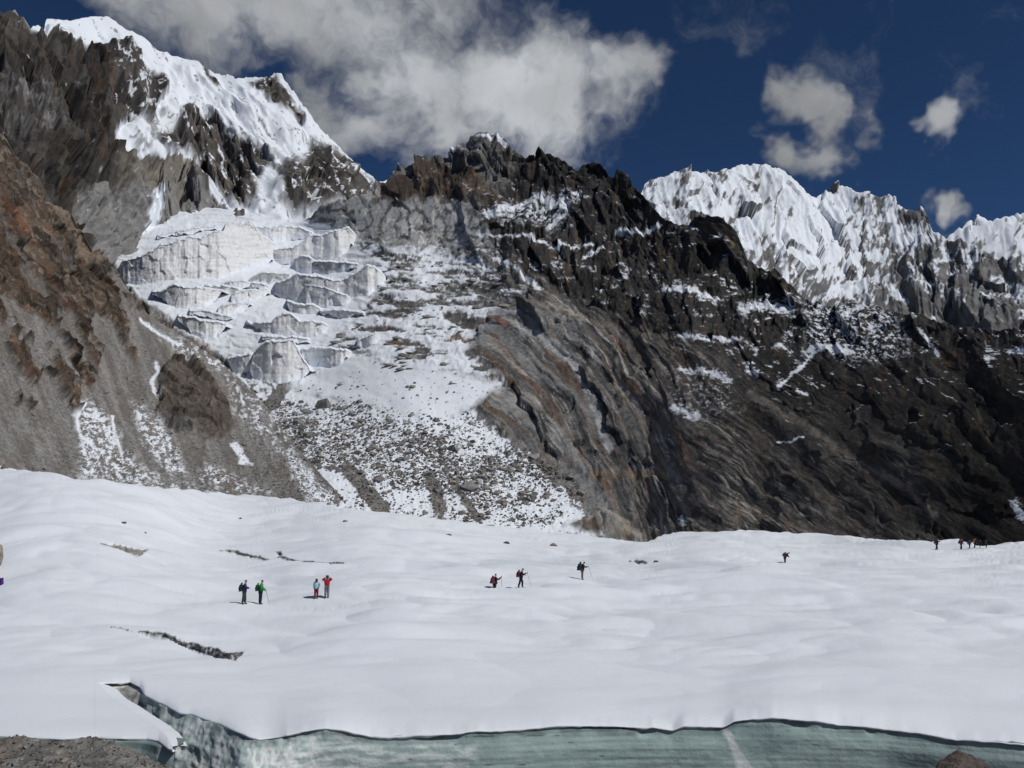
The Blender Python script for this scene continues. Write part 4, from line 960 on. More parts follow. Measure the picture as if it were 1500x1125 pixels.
def snow_sheet(name, cols, top, bot, nrows, Df, back, dirt_left=False, lift=0.0):
    s = SnowSheet(cols, top, bot, nrows, Df)
    V = s.V; ins_all = np.zeros(s.px.shape, bool)
    V[..., 2] += snow_dz(V[..., 0], V[..., 1], s.D) + lift
    # the snow rolls over towards its edge
    y0 = np.convolve(np.pad(V[0, :, 1], 12, mode='edge'), np.ones(25) / 25, 'valid')[None]; y0 = np.where(s.px[:1] < 340, V[0:1, :, 1], y0); e = np.maximum(V[..., 1] - np.minimum(y0, V[0:1, :, 1]), 0)
    V[..., 2] -= .13 * np.exp(-e / .5) * np.where(s.px >= 143, sstep(143, 190, s.px) if back > 5 else 1.0, 1.0) ; s.n = grid_normals(V)
    def cf(s):
        px, py = s.px, s.py; c = col3(px.shape, SNOW)
        c = mixc(c, (0.70, 0.73, 0.78), .6 * sstep(-.1, .5, fbm(V[..., 0] / 20, V[..., 1] / 6, 8, 4)))
        c = mixc(c, (0.50, 0.56, 0.62), .4 * sstep(11, 1, ldist(px, py * 1.0, [(600, 829), (700, 823), (860, 822), (960, 827), (1080, 831)]) + 8 * fbm(px / 60, py / 5, 3, 4)))  # shade of the hollow painted into the snow as a blue-grey band
        c = mixc(c, (0.52, 0.57, 0.62), .4 * sstep(8, 2, np.abs(py - np.interp(px, [1150, 1250, 1370, 1400], [787, 795, 801, 800])) + 4 * fbm(px / 40, py / 5, 7, 3)) * sstep(1150, 1230, px) * sstep(1420, 1380, px))  # soft shade below the right crest, also mixed into the snow colour
        sn = np.ones(px.shape)
        for ins, a, b, kind in crack_w(px, py):
            dk = mixc(col3(px.shape, (0.12, 0.12, 0.115)), (0.60, 0.61, 0.62), sstep(-.15, .25, fbm(px / 7, py / 5, 4, 4, .7)))
            tn = mixc(col3(px.shape, (0.36, 0.34, 0.31)), (0.20, 0.19, 0.17), sstep(0, .3, fbm(px / 8, py / 4, 4, 4)))
            c = np.where(ins[..., None], tn if kind else dk, c); sn = np.where(ins, 0, sn)
        # grit melted out on the left
        if dirt_left: pass
        g = sstep(.42, .55, fbm(V[..., 0] / .5, V[..., 1] / .5, 8, 3, .7)) * sstep(400, 0, px) * sstep(1000, 1050, py) * .25
        c = mixc(c, (0.4, 0.39, 0.37), g)
        return c, sn
    c, sn = cf(s)
    r0 = V[0]; fr = .012 * fbm(r0[:, 0] / .5, 0.5, r0[:, 1] / .5, 2); lo = []
    for dy, dz in ((.35, -.09), (.12, -.08), (.035, -.06), (.0, -.03)):
        q = r0.copy(); q[:, 1] += dy - fr * 1.2; q[:, 2] += dz * (.5 + 1.4 * np.clip(fbm(r0[:, 0] / 1.1, 0.7, 3.3, 4, .6) + .3, 0, 1)) - .5 * np.abs(fr) ; lo.append(q)
    top3 = V[-1]; hi = []
    for k in (.05, .3, 1.0):
        q = top3.copy(); q[:, 1] += back * k; q[:, 2] -= back * .25 * k ** 1.3; hi.append(q)
    V2 = np.concatenate([np.array(lo), V, np.array(hi)], 0)
    c2 = np.concatenate([np.repeat(c[:1], 4, 0), c, np.repeat(c[-1:], 3, 0)], 0); s2 = np.concatenate([np.repeat(sn[:1], 4, 0), sn, np.repeat(sn[-1:], 3, 0)], 0)
    GF = grid_faces(V2.shape[0], V2.shape[1]); jc = np.where((np.abs(s.px[0] - 142.98) < 1e-4) & (np.diff(s.px[0], append=1e9) < .05))[0]
    if len(jc): GF = GF[(GF[:, 0] % V2.shape[1]) != jc[0]]
    o = make_mesh(name, V2.reshape(-1, 3), GF, M_field, cols=c2.reshape(-1, 3), snow=s2.ravel())
    tag(o, kind='structure'); return s, o


jl = lip
fs_, fo = snow_sheet('snow_field', np.sort(np.concatenate([columns(-300, 1800, 1.5), [142.98, 143.0]])), crest, jl, 250, field_D, 30)
_st = lambda f: (lambda c: f(c) + 1.8 * fbm(c / 14, 2.2, 0, 3) * sstep(146, 160, c))
slab_top = _st(curve([(138.98, 1002), (143, 1003.5), (146, 1006), (160, 1017), (180, 1032), (200, 1046), (222, 1061), (240, 1074), (250, 1086), (253, 1090)]))
slab_bot = curve([(142.98, 1076), (180, 1078), (215, 1077), (232, 1080), (246, 1090), (253, 1092)])
ss_, sbo = snow_sheet('snow_slab', np.arange(138.98, 253.1, 1.2), slab_top, slab_bot, 70, D_snow0, 1.2, lift=.006)

# ground below everything, out to the horizon
gx = np.concatenate([[-20000, -4000, -1500], np.linspace(-600, 600, 40), [1500, 4000, 20000]]); GX, GY = np.meshgrid(gx, gx + 200)
GZ = -16 - np.clip(np.hypot(GX, GY) - 600, 0, 3000) * .01 + 1.5 * fbm(GX / 40, GY / 40, 1, 3)
g = make_mesh('ground', np.stack([GX, GY, GZ], -1).reshape(-1, 3), grid_faces(len(gx), len(gx)), M_rub, cols=np.tile([[.2, .19, .18]], (GX.size, 1)), snow=np.zeros(GX.size))
tag(g, kind='structure')
# moraine bank the photographer stands on
bx = np.linspace(-45, 60, 210); by = np.concatenate([np.linspace(-60, 0, 30), np.linspace(1, 28, 60)]); BX, BY = np.meshgrid(bx, by)
BZ = 5.7 - .28 * np.clip(BY, 0, 99) + .05 * np.clip(-BY, 0, 40) + .22 * fbm(BX / 3, BY / 3, 1, 5, .6) - .05
BZ[-1] -= 3
bc_ = mixc(col3(BX.shape, (.2, .185, .17)), (.12, .11, .10), sstep(-.2, .3, fbm(BX / .8, BY / .8, 2, 4)))
b = make_mesh('moraine_bank', np.stack([BX, BY, BZ], -1).reshape(-1, 3), grid_faces(len(by), len(bx)), M_rub, cols=bc_.reshape(-1, 3), snow=np.zeros(BX.size)); tag(b, kind='structure')
# ------------------------------------------------------------------ glacier ice wall under the snow edge
def ice_wall(name, cols, lipf, Df, seed, rows=90, left=False, z1=-3.2):
    py = lipf(cols); D = Df(cols, py); kk = np.ones(27) / 27; sm = py * 0
    x, y, z = P(cols, py, D); y = np.convolve(np.pad(y, 13, mode='edge'), kk, 'valid')
    v = np.linspace(0, 1, rows)[:, None]; zt = z[None] - .17 - .0 * v; Z = zt + (z1 - zt) * v
    X = np.repeat(x[None], rows, 0); px = np.repeat(cols[None], rows, 0); Y = y[None] + .07 - .22 * v - .12 * sstep(.0, .2, v) - (0 if left else 1) * 2.6 * v * sstep(470, 380, px)
    px = np.repeat(cols[None], rows, 0)
    rough = sstep(520, 380, px) if not left else np.zeros(px.shape)
    lay = ridged(X / 9 + seed, Z / .16 + .25 * X * .15, 2.0 + seed, 3, .5)
    Y = Y - .02 * lay - .05 * fbm(X / 2.6, Z / .8, seed, 4) - rough * (.16 * ridged(X / .9, Z / .9, 3 + seed, 4, .55) + .06 * fbm(X / .3, Z / .3, 1, 3))
    Y = Y + .10 * sstep(.1, .4, fbm(X / 1.4, 0.5, seed, 3)) * sstep(.10, .0, v)
    hd = zt - Z
    c = col3(px.shape, (0.36, 0.465, 0.46)); c = mixc(c, (0.265, 0.36, 0.36), sstep(-.1, .4, fbm(X / 5, Z / .5, seed, 4)))
    c = mixc(c, (0.06, 0.085, 0.09), .85 * sstep(.30, .48, fbm((X + 3 * fbm(X / 4, Z, 1, 2)) / 3.5, (Z + .03 * X) / .055, 6 + seed, 4, .55)))
    c = mixc(c, (0.36, 0.45, 0.45), .5 * sstep(.15, .45, fbm(X / 2.5, Z / .09, 16 + seed, 4)))
    if not left:
        qy = py[None] + hd * F / D[None]
        fr = sstep(-14, 14, 18 * fbm(X / .9, Z / .4, 3, 4, .6) + sdist(px, qy, [(395, 1105), (430, 1075), (500, 1068), (560, 1085), (620, 1080), (690, 1085), (700, 1105), (640, 1112), (560, 1105), (500, 1130), (400, 1130)]))
        fr2 = sstep(-3, 4, 4 * fbm(X / .4, Z / .4, 3, 3) + sdist(px, qy, [(1056, 1058), (1070, 1062), (1082, 1088), (1100, 1110), (1130, 1130), (1060, 1130), (1075, 1108), (1065, 1080)]))
        fr = np.maximum(fr * sstep(-.2, .2, fbm(X / .8, Z / .16, 9, 4)), fr2)
        c = mixc(c, (0.74, 0.79, 0.79), fr * .9)
        bub = rough * sstep(-.15, .35, fbm(X / .5, Z / .5, 13, 5, .65)); c = mixc(c, (0.74, 0.77, 0.77), np.clip(bub * 1.1, 0, .9)); c = c + rough[..., None] * np.float32(.08)
        c = mixc(c, (0.14, 0.145, 0.14), rough * sstep(.2, .5, fbm(X / .6, Z / .7, 23, 4, .6)) * .6)
        nt_ = sstep(225, 205, px) * sstep(.8, .2, hd); c = mixc(c, mixc(col3(px.shape, (.62, .61, .57)), (.33, .31, .27), sstep(0, .3, fbm(X / .5, Z / .2, 2, 3))), nt_)
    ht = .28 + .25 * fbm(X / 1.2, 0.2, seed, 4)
    c = mixc(c, (0.13, 0.15, 0.145), .5 * sstep(ht, ht * .3, hd) * sstep(-.25, .15, fbm(X / 1.1, 0.1, 5 + seed, 4)))  # shadow under the snow lip, painted in patches onto the upper ice
    V = np.stack([X, Y, Z], -1); tp = V[:1].copy(); tp[..., 1] += .9; V = np.concatenate([tp, V], 0); c = np.concatenate([c[:1], c], 0)
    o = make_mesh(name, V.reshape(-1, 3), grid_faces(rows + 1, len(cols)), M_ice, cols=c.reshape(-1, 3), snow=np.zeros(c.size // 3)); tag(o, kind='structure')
    return V


ice_wall('glacier_ice_wall', columns(145, 1800, 1.5), lip, D_snow0, 1.0)
ice_wall('glacier_ice_edge', np.arange(-300, 252, 2.0), curve([(-300, 1086), (-50, 1074), (0, 1071), (40, 1074), (90, 1077), (215, 1078), (235, 1082), (252, 1094)]), lambda a, b: D_snow0(a, b) * .997, 5.0, left=True, rows=60)
# rubble heap at the foot of the wall
D_rub = RBF([(-300, 1085, 26.3), (0, 1080, 26.6), (150, 1080, 26.7), (250, 1125, 25.9), (-300, 1250, 21), (0, 1250, 21.5), (300, 1250, 22), (300, 1140, 25.6)], 30)
rb = Sheet(np.arange(-300, 330, 1.6), curve([(-300, 1085), (0, 1083), (30, 1079), (80, 1086), (140, 1081), (165, 1086), (185, 1096), (215, 1108), (240, 1122), (330, 1150)]), lambda x: 1260 + x * 0, 130, D_rub,
           lambda s, V: .16 * fbm(V[..., 0] / .8, V[..., 1] / .8, V[..., 2] / .8, 5, .65) + .05 * ridged(V[..., 0] / .25, V[..., 1] / .25, V[..., 2] / .25, 3))


def rub_col(s):
    x, y, z = s.V[..., 0], s.V[..., 1], s.V[..., 2]
    c = mixc(col3(x.shape, (.19, .185, .175)), (.10, .10, .098), sstep(-.2, .3, fbm(x / .7, y / .7, z / .7, 4))); c = mixc(c, (.34, .33, .31), .7 * sstep(.2, .45, fbm(x / .14, y / .14, z / .14, 3, .7)))
    c = mixc(c, (.21, .17, .14), .5 * sstep(0, .3, fbm(x / 1.5, z / .6, 5, 3)))
    return c, np.zeros(x.shape)


ro = rb.build('rubble_heap', M_rub, rub_col, back=.8); tag(ro, kind='structure')
scatter(rb, ro, (rb.py < 1170).astype(float), 60, 2200, (7, 13), (2, 7), STONE_ME, SH, tones=TONES)


# ------------------------------------------------------------------ loose rocks lying on the snow
def rock_mat(name, a, b_, scale=5):
    m, nt, N, L, b = nodes_mat(name); tc = N.new('ShaderNodeTexCoord')
    n1 = N.new('ShaderNodeTexNoise'); n1.inputs['Scale'].default_value = scale; n1.inputs['Detail'].default_value = 9; n1.inputs['Roughness'].default_value = .65; L.new(tc.outputs['Object'], n1.inputs['Vector'])
    cr = N.new('ShaderNodeValToRGB'); cr.color_ramp.elements[0].position = .35; cr.color_ramp.elements[1].position = .65
    cr.color_ramp.elements[0].color = (*a, 1); cr.color_ramp.elements[1].color = (*b_, 1); L.new(n1.outputs['Fac'], cr.inputs[0]); L.new(cr.outputs[0], b.inputs['Base Color']); b.inputs['Roughness'].default_value = .9
    bp = N.new('ShaderNodeBump'); bp.inputs['Distance'].default_value = .1; bp.inputs['Strength'].default_value = .8; L.new(n1.outputs['Fac'], bp.inputs['Height']); L.new(bp.outputs[0], b.inputs['Normal'])
    return m


def rock_mesh(sx, sy, sz, seed, taper=0.0, sub=4):
    bm = bmesh.new(); bmesh.ops.create_icosphere(bm, subdivisions=sub, radius=1)
    V = np.array([v.co[:] for v in bm.verts]); T = np.array([[v.index for v in f.verts] for f in bm.faces]); bm.free()
    # cut facets, then roughen
    r = np.random.default_rng(seed); d = r.normal(size=(16, 3)); d /= np.linalg.norm(d, axis=1)[:, None]; h = r.uniform(.62, .9, 16)
    for a, b in zip(d, h):
        t = V @ a; V = V - np.outer(np.clip(t - b, 0, 9), a)
    V = V * (1 + .10 * fbm(V[:, 0] * 2 + seed, V[:, 1] * 2, V[:, 2] * 2, 4, .6))[:, None]
    V[:, 0] *= 1 + taper * V[:, 2]; V[:, 1] *= 1 + taper * V[:, 2]
    return V * (sx, sy, sz), T


MR_tan = rock_mat('rock_tan', (.20, .17, .13), (.42, .37, .30)); MR_dark = rock_mat('rock_dark', (.05, .048, .047), (.13, .12, .115)); MR_dbr = rock_mat('rock_dark_brown', (.045, .036, .032), (.15, .12, .105), 7); MR_brown = rock_mat('rock_brown', (.10, .075, .065), (.26, .22, .19))
ROCKS = [(657, 786, 12, 5, MR_dark, 'flat dark rock on the upper snow field, below the boulder slope'), (181, 766, 9, 3, MR_dark, 'small dark rock alone on the upper left snow field'), (213, 781, 4, 2, MR_dark, 'tiny dark stone a little right of the small dark rock on the upper left snow'),
         (352, 757, 5, 2.5, MR_dark, 'tiny dark stone on the snow under the gravelly slope, above the long crevasse'), (742, 796, 11, 3, MR_dark, 'thin dark rock just breaking the snow above the walking trio'), (811, 799, 13, 4, MR_brown, 'low brownish rock in a snow hollow above the single walker with brown trousers'),
         (961, 822, 8, 3, MR_dark, 'small dark rock right of the short dark crevasse'), (506, 764, 8, 3, MR_brown, 'brownish stone near the upper edge of the snow below the gravel tongue'), (8, 688, 18, 7, MR_brown, 'reddish brown rock on the snow crest at the left edge of the photo')]
for (px, py, w, h, mt, lab) in ROCKS:
    p, D = field_point(px, py); V, T = rock_mesh(w / 2 * D / F, w / 2.4 * D / F, h * .9 * D / F, int(px), sub=3)
    o = make_mesh('rock', V, T, mt); o.location = p; tag(o, lab, 'rock')
p, D = field_point(-17, 843)
V, T = rock_mesh(24 * D / F, 18 * D / F, 27 * D / F, 15, .38); o = make_mesh('boulder', V, T, MR_tan); o.location = p + (0, 0, 20 * D / F); tag(o, 'tan boulder with a narrow foot cut by the left edge, above the purple bag', 'boulder')
V, T = rock_mesh(.62, .5, .62, 9, -.1, 5); V[:, 2] += .12 * fbm(V[:, 0] * 4, V[:, 1] * 4, V[:, 2] * 4, 4, .6); o = make_mesh('boulder', V, T, MR_dbr); x, y, z = P(1413, 1163, 14); o.location = (x, y, z); o.rotation_euler = (0, 0, .4); tag(o, 'rough dark brown boulder at the bottom edge in front of the green ice wall', 'boulder')
# ------------------------------------------------------------------ people
_mats = {}


def cloth(name, c, rough=.85):
    if name not in _mats: _mats[name] = simple_mat(name, c, rough, .22, 9, .35, .03)
    return _mats[name]


SKIN = simple_mat('skin', (.42, .25, .17), .6, .05, 10, .1)
LEATHER = simple_mat('boot_leather', (.03, .025, .022), .6); METAL = simple_mat('pole_metal', (.25, .25, .27), .35); DARKG = simple_mat('dark_glass', (.01, .01, .012), .1, spec=.6)


def skin_obj(name, pts, edges, radii, mat, parent, root=0, sub=1):
    me = bpy.data.meshes.new(name); me.from_pydata([tuple(p) for p in pts], edges, []); o = bpy.data.objects.new(name, me); col_.objects.link(o)
    m = o.modifiers.new('s', 'SKIN'); m.use_smooth_shade = True; sb = o.modifiers.new('u', 'SUBSURF'); sb.levels = sub
    for i, r in enumerate(radii):
        d = me.skin_vertices[0].data[i]; rr = r if isinstance(r, tuple) else (r, r); d.radius = rr; d.use_root = (i == root)
    bpy.context.view_layer.update()
    ev = o.evaluated_get(bpy.context.evaluated_depsgraph_get()); nm = bpy.data.meshes.new_from_object(ev); nm.name = name
    o.modifiers.clear(); o.data = nm; bpy.data.meshes.remove(me); nm.materials.clear(); nm.materials.append(mat); o.parent = parent
    return o


def person(px, py, hpx, face, label, jacket, trousers, pose, hat=None, hatc=(.03, .03, .03), pack=None, pole=None, sink=0.0, group=None, glasses=False, loc=None, packlabel=None, polelabel=None, vest=None, cape=None):
    if loc is None:
        p, D = field_point(px, py)
    else:
        p, D = np.array(loc[:3]), loc[1]
    H = hpx * D / F if hpx else 1.72
    k = (H + sink) / 1.76; p = p - np.array([0, 0, sink])
    e = bpy.data.objects.new('person', None); col_.objects.link(e); e.location = p; e.scale = (k, k, k); e.rotation_euler = (0, 0, face)
    tag(e, label, 'person', group)
    lean = pose.get('lean', .05); v = lambda x, y, z: np.array([x, y, z], float)
    pel = v(0, 0, .93); R = lambda q: v(q[0] * math.cos(lean) + (q[2]) * math.sin(lean), q[1], q[2] * math.cos(lean) - q[0] * math.sin(lean)) + pel
    belly = R((0, 0, .18)); chest = R((0, 0, .38)); neck = R((.01, 0, .56)); nod = pose.get('nod', 0); head = neck + v(.03 + .12 * nod, 0, .095 - .06 * nod); crown = head + v(.02 + .06 * nod, 0, .09 - .05 * nod)
    arms = pose.get('arms', ((0, -.28, -.02), (.14, -.26, -.2)), )
    shL, shR = R((0, .19, .48)), R((0, -.19, .48))
    def arm(side):
        a = pose.get('armL' if side > 0 else 'armR', ((.05, .06, -.27), (.16, .04, -.50)))
        sh = shL if side > 0 else shR; el = sh + v(a[0][0], a[0][1] * side, a[0][2]); ha = sh + v(a[1][0], a[1][1] * side, a[1][2]); return sh, el, ha
    def leg(side):
        a, b = pose.get('legL' if side > 0 else 'legR', (0.0, 0.0)); hip = pel + v(0, .095 * side, -.04); kn = hip + .42 * v(math.sin(a), .02 * side, -math.cos(a)); an = kn + .40 * v(-math.sin(b), .02 * side, -math.cos(b))
        return hip, kn, an, an + v(.15, .01 * side, -.045)
    # body: one surface from head to feet, with fingers
    pts = [pel, belly, chest, neck, head, crown]; rad = [(.12, .10), (.115, .09), (.13, .10), .06, (.095, .108), (.08, .085)]; ed = [(0, 1), (1, 2), (2, 3), (3, 4), (4, 5)]
    pts.append(head + v(.095, 0, -.01)); rad.append(.016); ed.append((4, 6))                      # nose
    J = {}
    for side in (1, -1):
        sh, el, ha = arm(side); b = len(pts); pts += [sh, el, ha]; rad += [.06, .043, .03]; ed += [(2, b), (b, b + 1), (b + 1, b + 2)]
        d = ha - el; d /= np.linalg.norm(d); w = v(0, 1, 0) * side; w = w - d * (w @ d); w /= np.linalg.norm(w) + 1e-6; u = np.cross(d, w)
        palm = ha + d * .06; pts.append(palm); rad.append((.034, .018)); ed.append((b + 2, b + 3)); J[side] = (sh, el, ha, palm, d)
        for f, (off, ln) in enumerate(((-.03, .06), (-.01, .075), (.01, .07), (.03, .055))):
            q = len(pts); a0 = palm + w * off + d * .03; a1 = a0 + d * ln * .6 + u * .02; pts += [a0, a1]; rad += [.010, .008]; ed += [(b + 3, q), (q, q + 1)]
        q = len(pts); pts += [ha + w * .035 + d * .03, ha + w * .055 + d * .06 + u * .02]; rad += [.012, .009]; ed += [(b + 2, q), (q, q + 1)]
        hp, kn, an, to = leg(side); b = len(pts); pts += [hp, kn, an, to]; rad += [.085, .055, .04, .035]; ed += [(0, b), (b, b + 1), (b + 1, b + 2), (b + 2, b + 3)]; J[side * 2] = (hp, kn, an, to)
    skin_obj('body', pts, ed, rad, SKIN, e)
    jm = cloth('fabric_' + jacket[0], jacket[1]); tm = cloth('fabric_' + trousers[0], trousers[1])
    pts = [pel + v(0, 0, -.06), belly, chest, neck + v(0, 0, -.03)]; rad = [(.20, .18), (.20, .175), (.225, .185), .11]; ed = [(0, 1), (1, 2), (2, 3)]
    for side in (1, -1):
        sh, el, ha = J[side][:3]; b = len(pts); pts += [sh, el, ha]; rad += [.11, .085, .065]; ed += [(2, b), (b, b + 1), (b + 1, b + 2)]
    skin_obj('jacket', pts, ed, rad, jm, e, 1)
    pts = [pel]; rad = [(.145, .13)]; ed = []
    for side in (1, -1):
        hp, kn, an, to = J[side * 2]; b = len(pts); pts += [hp, (hp + kn) / 2, kn, an]; rad += [.13, .12, .10, .085]; ed += [(0, b), (b, b + 1), (b + 1, b + 2), (b + 2, b + 3)]
    skin_obj('trousers', pts, ed, rad, tm, e)
    for side in (1, -1):
        hp, kn, an, to = J[side * 2]; skin_obj('boot', [an + v(0, 0, .05), an + v(0, 0, -.03), to + v(.02, 0, 0)], [(0, 1), (1, 2)], [.06, .062, .045], LEATHER, e)
    if hat: skin_obj(hat, [head + v(-.015, 0, .05), crown + v(-.01, 0, .045)] + ([head + v(.13, 0, .06)] if hat == 'cap' else [crown + v(-.02, 0, .08)]), [(0, 1), (0, 2)] if hat == 'cap' else [(0, 1), (1, 2)], [(.115, .125), (.10, .105), (.06, .02) if hat == 'cap' else .05], cloth('hat_%.2f_%.2f_%.2f' % hatc, hatc), e)
    if glasses: skin_obj('sunglasses', [head + v(.085, .06, .02), head + v(.095, 0, .02), head + v(.085, -.06, .02)], [(0, 1), (1, 2)], [.02, .016, .02], DARKG, e)
    if vest: skin_obj(vest[0], [R((.10, 0, .05)), R((.11, 0, .25)), R((.10, 0, .44))], [(0, 1), (1, 2)], [(.12, .06), (.13, .07), (.10, .06)], cloth('fabric_' + vest[0], vest[1]), e)
    Rz = lambda q: (p + k * v(q[0] * math.cos(face) - q[1] * math.sin(face), q[0] * math.sin(face) + q[1] * math.cos(face), q[2]))
    if pack:
        pc, ps = pack[1], pack[2]; b = bpy.data.objects.new('backpack', None); col_.objects.link(b); c0 = R((-.13, 0, .26)); b.location = Rz(c0); b.scale = (k * ps,) * 3; b.rotation_euler = (0, lean, face); tag(b, packlabel, 'backpack', 'backpacks worn by the walkers')
        pm = cloth('pack_' + pack[0], pc)
        skin_obj('pack_body', [(-.10, 0, -.26), (-.12, 0, -.08), (-.12, 0, .12), (-.10, 0, .24)], [(0, 1), (1, 2), (2, 3)], [(.16, .14), (.19, .18), (.18, .17), (.14, .13)], pm, b, 1)
        skin_obj('lid', [(-.11, -.11, .29), (-.11, .11, .29)], [(0, 1)], [(.085, .085), (.085, .085)], pm if not len(pack) > 3 else cloth('lid_' + pack[0], pack[3]), b)
        skin_obj('front_pocket', [(-.27, 0, -.18), (-.28, 0, .04)], [(0, 1)], [(.10, .05), (.09, .045)], pm, b)
        for s_ in (1, -1): skin_obj('strap', [(.0, .10 * s_, .22), (.17, .11 * s_, .17), (.20, .11 * s_, -.02), (.02, .15 * s_, -.24)], [(0, 1), (1, 2), (2, 3)], [(.02, .012)] * 4, LEATHER, b)
    if pole:
        for (side, dx, lab, up) in pole:
            h = J[side][3]; g0 = Rz(h + v(.0, 0, .08)); tip = Rz(h + v(dx, 0, -h[2] + sink / k + .0)) if not up else Rz(h + v(dx, 0, .7))
            a = bpy.data.objects.new('walking_pole', None); col_.objects.link(a); a.location = tip; tag(a, lab, 'walking pole', 'walking poles')
            d = g0 - tip
            skin_obj('shaft', [(0, 0, 0), tuple(d * .5), tuple(d * .93)], [(0, 1), (1, 2)], [.008, .011, .012], METAL, a, sub=0)
            skin_obj('grip', [tuple(d * .9), tuple(d)], [(0, 1)], [.02, .022], LEATHER, a, sub=0)
    return e, J, Rz, k


STAND = dict(legL=(.10, .02), legR=(-.04, .04)); WALK = dict(lean=.22, nod=.4, legL=(.42, .12), legR=(-.26, .42))
RIGHT = 0.0
person(357, 885, 34, math.radians(15), 'person in a dark purple jacket and grey trousers, left of the green jacket', ('purple', (.035, .025, .10)), ('grey_dark', (.045, .05, .06)),
       dict(lean=.06, legL=(.18, .02), legR=(-.12, .16), armL=((.10, .05, -.22), (.30, -.12, -.26)), armR=((.10, .05, -.22), (.30, -.12, -.26))), 'beanie', (.05, .03, .10), ('black', (.02, .03, .03), 1.0), packlabel='black backpack worn by the person in the purple jacket',
       vest=('white_map_case', (.6, .6, .62)))
person(381, 885, 34, math.radians(10), 'person in a bright green jacket and black trousers, holding a walking pole in front', ('green', (.03, .22, .06)), ('black', (.015, .016, .03)),
       dict(lean=.08, legL=(.06, .05), legR=(-.04, .06), armL=((.06, .06, -.26), (.26, .0, -.34)), armR=((.06, .06, -.26), (.30, -.02, -.42))), 'beanie', (.10, .04, .08), ('dark_green', (.02, .07, .03), .95, (.05, .30, .07)), packlabel='dark green backpack with a bright green lid on the green jacket',
       pole=[(-1, .28, 'walking pole held out by the person in the green jacket', False)])
person(463, 882, 27, math.radians(-80), 'small person in a pale blue jacket and dark red trousers facing the camera', ('pale_blue', (.30, .52, .58)), ('dark_red', (.20, .018, .03)),
       dict(lean=.0, armL=((.03, .07, -.26), (.10, .03, -.46)), armR=((.03, .07, -.26), (.10, .03, -.46))), 'cap', (.10, .03, .03), ('teal', (.05, .16, .20), .9), glasses=True, packlabel='blue backpack behind the person in the pale blue jacket', vest=('bib', (.45, .70, .72)),
       pole=[(-1, -.35, 'pole sticking up above the shoulder of the person in pale blue', True)])
person(478.5, 882, 31, math.radians(-75), 'person in a red jacket and grey trousers with both hands raised to the head', ('red', (.36, .02, .035)), ('grey', (.16, .18, .19)),
       dict(lean=-.03, legL=(.02, .0), legR=(-.02, .0), armL=((.06, .20, .04), (.12, -.06, .20)), armR=((.06, .20, .04), (.12, -.06, .20))), 'cap', (.03, .06, .08), glasses=True)
person(724.5, 861, 19, math.radians(35), 'small walker standing in a hollow with a maroon backpack, leftmost of the trio', ('charcoal', (.03, .025, .03)), ('black', (.015, .016, .03)),
       dict(lean=.12, legL=(.12, .05), legR=(-.1, .1), armR=((.10, .14, -.16), (.42, .10, .04)), armL=((.05, .06, -.26), (.2, .04, -.3))), 'beanie', (.15, .04, .08), ('maroon', (.11, .03, .055), 1.05), sink=.55, packlabel='maroon backpack on the walker in the hollow',
       pole=[(-1, .05, 'walking pole of the walker in the hollow', False)])
person(763, 861, 28, math.radians(5), 'striding walker in a dark plum jacket and black trousers, middle of the walking trio', ('plum', (.05, .02, .05)), ('black', (.015, .016, .03)),
       dict(lean=.16, nod=.3, legL=(.40, .10), legR=(-.26, .36), armR=((.12, .04, -.22), (.42, .0, -.10)), armL=((.10, .05, -.24), (.30, .02, -.30))), 'beanie', (.02, .02, .025), ('wine', (.10, .022, .03), 1.05), packlabel='wine red backpack on the striding walker in plum',
       pole=[(-1, .38, 'walking pole planted ahead of the striding walker in plum', False)])
person(853, 849, 26, math.radians(10), 'walker with brown trousers under a large black pack, rightmost of the walking trio', ('black_jacket', (.03, .026, .03)), ('brown', (.13, .09, .065)),
       dict(lean=.16, nod=.5, legL=(.10, .02), legR=(-.06, .10), armR=((.12, .04, -.20), (.44, .0, -.18)), armL=((.12, .04, -.20), (.40, .0, -.24))), 'beanie', (.02, .02, .025), ('black', (.02, .03, .03), 1.3), packlabel='very large black backpack on the walker with brown trousers',
       pole=[(-1, .42, 'walking pole planted ahead of the walker with brown trousers', False)])
person(1150, 824, 17, math.radians(0), 'hunched walker in a long brown coat, head bowed to the right, alone on the snow', ('coat_brown', (.055, .035, .035)), ('coat_brown', (.055, .035, .035)),
       dict(lean=.55, nod=1.2, legL=(.05, .05), legR=(-.05, .05), armL=((.10, -.02, -.24), (.24, -.06, -.36)), armR=((.10, -.02, -.24), (.24, -.06, -.36))), 'beanie', (.02, .03, .03), ('brown_load', (.06, .035, .04), .95), sink=.28, packlabel='brown load on the back of the hunched walker')
person(1372.5, 808, 17, math.radians(10), 'dark walker striding apart, left of the line of walkers by the dark cliff', ('navy', (.02, .02, .04)), ('black', (.015, .016, .03)), dict(WALK, armR=((.12, .04, -.20), (.40, .0, .0))), 'beanie', (.02, .02, .025), ('plum_dark', (.06, .02, .05), 1.0), packlabel='dark plum backpack on the walker striding apart')
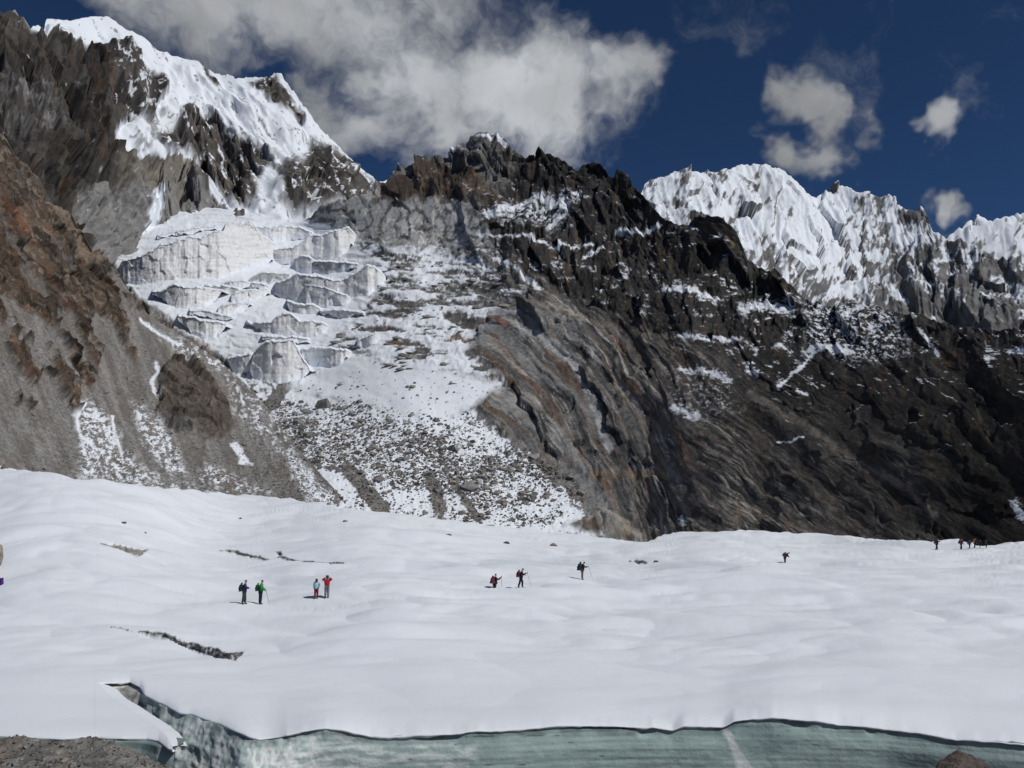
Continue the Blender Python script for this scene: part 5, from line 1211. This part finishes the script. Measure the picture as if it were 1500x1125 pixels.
LINE = [(1408, 805, 15.5, ('maroon_jacket', (.13, .02, .045)), ('black', (.015, .016, .03)), (.22, .16, .10), ('maroon', (.13, .03, .06), 1.1), 'maroon', 'first of the line of walkers, maroon jacket and pack'), (1420.5, 804, 13, ('blue', (.03, .035, .16)), ('black', (.015, .016, .03)), (.03, .03, .04), ('navy_pack', (.04, .035, .14), 1.05), 'dark blue', 'second of the line of walkers, blue jacket and pack'),
        (1428, 803, 14, ('black_jacket', (.03, .026, .03)), ('black', (.015, .016, .03)), (.45, .30, .12), ('orange', (.35, .13, .03), 1.0), 'orange', 'third of the line of walkers, with an orange pack and a yellow hat'), (1436, 802, 11.5, ('plum', (.05, .02, .05)), ('black', (.015, .016, .03)), (.08, .03, .06), ('plum_dark', (.06, .02, .05), 1.0), 'plum', 'fourth of the line of walkers, small and plum coloured'),
        (1445, 803, 12, ('black_jacket', (.03, .026, .03)), ('black', (.015, .016, .03)), (.03, .03, .03), ('black', (.02, .03, .03), 1.2), 'black', 'fifth of the line of walkers, all black, next to the snow hump')]
for (px, py, h, j, t, hc, pk, pn, lab) in LINE:
    person(px, py, h, math.radians(random.uniform(0, 25)), lab, j, t, dict(WALK, legL=(random.uniform(.1, .4), .1), legR=(-.2, .3)), 'beanie', hc, pk, group='line of walkers by the dark cliff', packlabel='%s backpack on a walker in the line by the dark cliff' % pn)
for (px, top, lab) in ((1469, 787, 'walker in a red jacket half hidden behind the snow hump, nearer the line'), (1490, 785, 'walker in a red jacket half hidden behind the snow hump at the right edge')):
    x, y, z = P(px, top, 170); person(px, 0, 0, .2, lab, ('red_far', (.30, .02, .03)), ('black', (.015, .016, .03)), dict(WALK), 'beanie', (.10, .02, .03), group='line of walkers by the dark cliff', loc=(x, y, z - 1.74))
# purple bag by the tan boulder
p, D = field_point(-3, 858); b = bpy.data.objects.new('bag', None); col_.objects.link(b); b.location = p + np.array([0, 0, .28]); b.rotation_euler = (0, math.pi / 2, .2); tag(b, 'purple bag lying on the snow at the left edge under the tan boulder', 'bag')
skin_obj('bag_body', [(-.02, 0, -.26), (0, 0, 0), (-.02, 0, .24)], [(0, 1), (1, 2)], [(.20, .18), (.26, .24), (.20, .17)], cloth('bag_purple', (.09, .03, .22)), b, 1); skin_obj('handle', [(-.22, -.1, 0), (-.32, 0, 0), (-.22, .1, 0)], [(0, 1), (1, 2)], [.02] * 3, LEATHER, b)
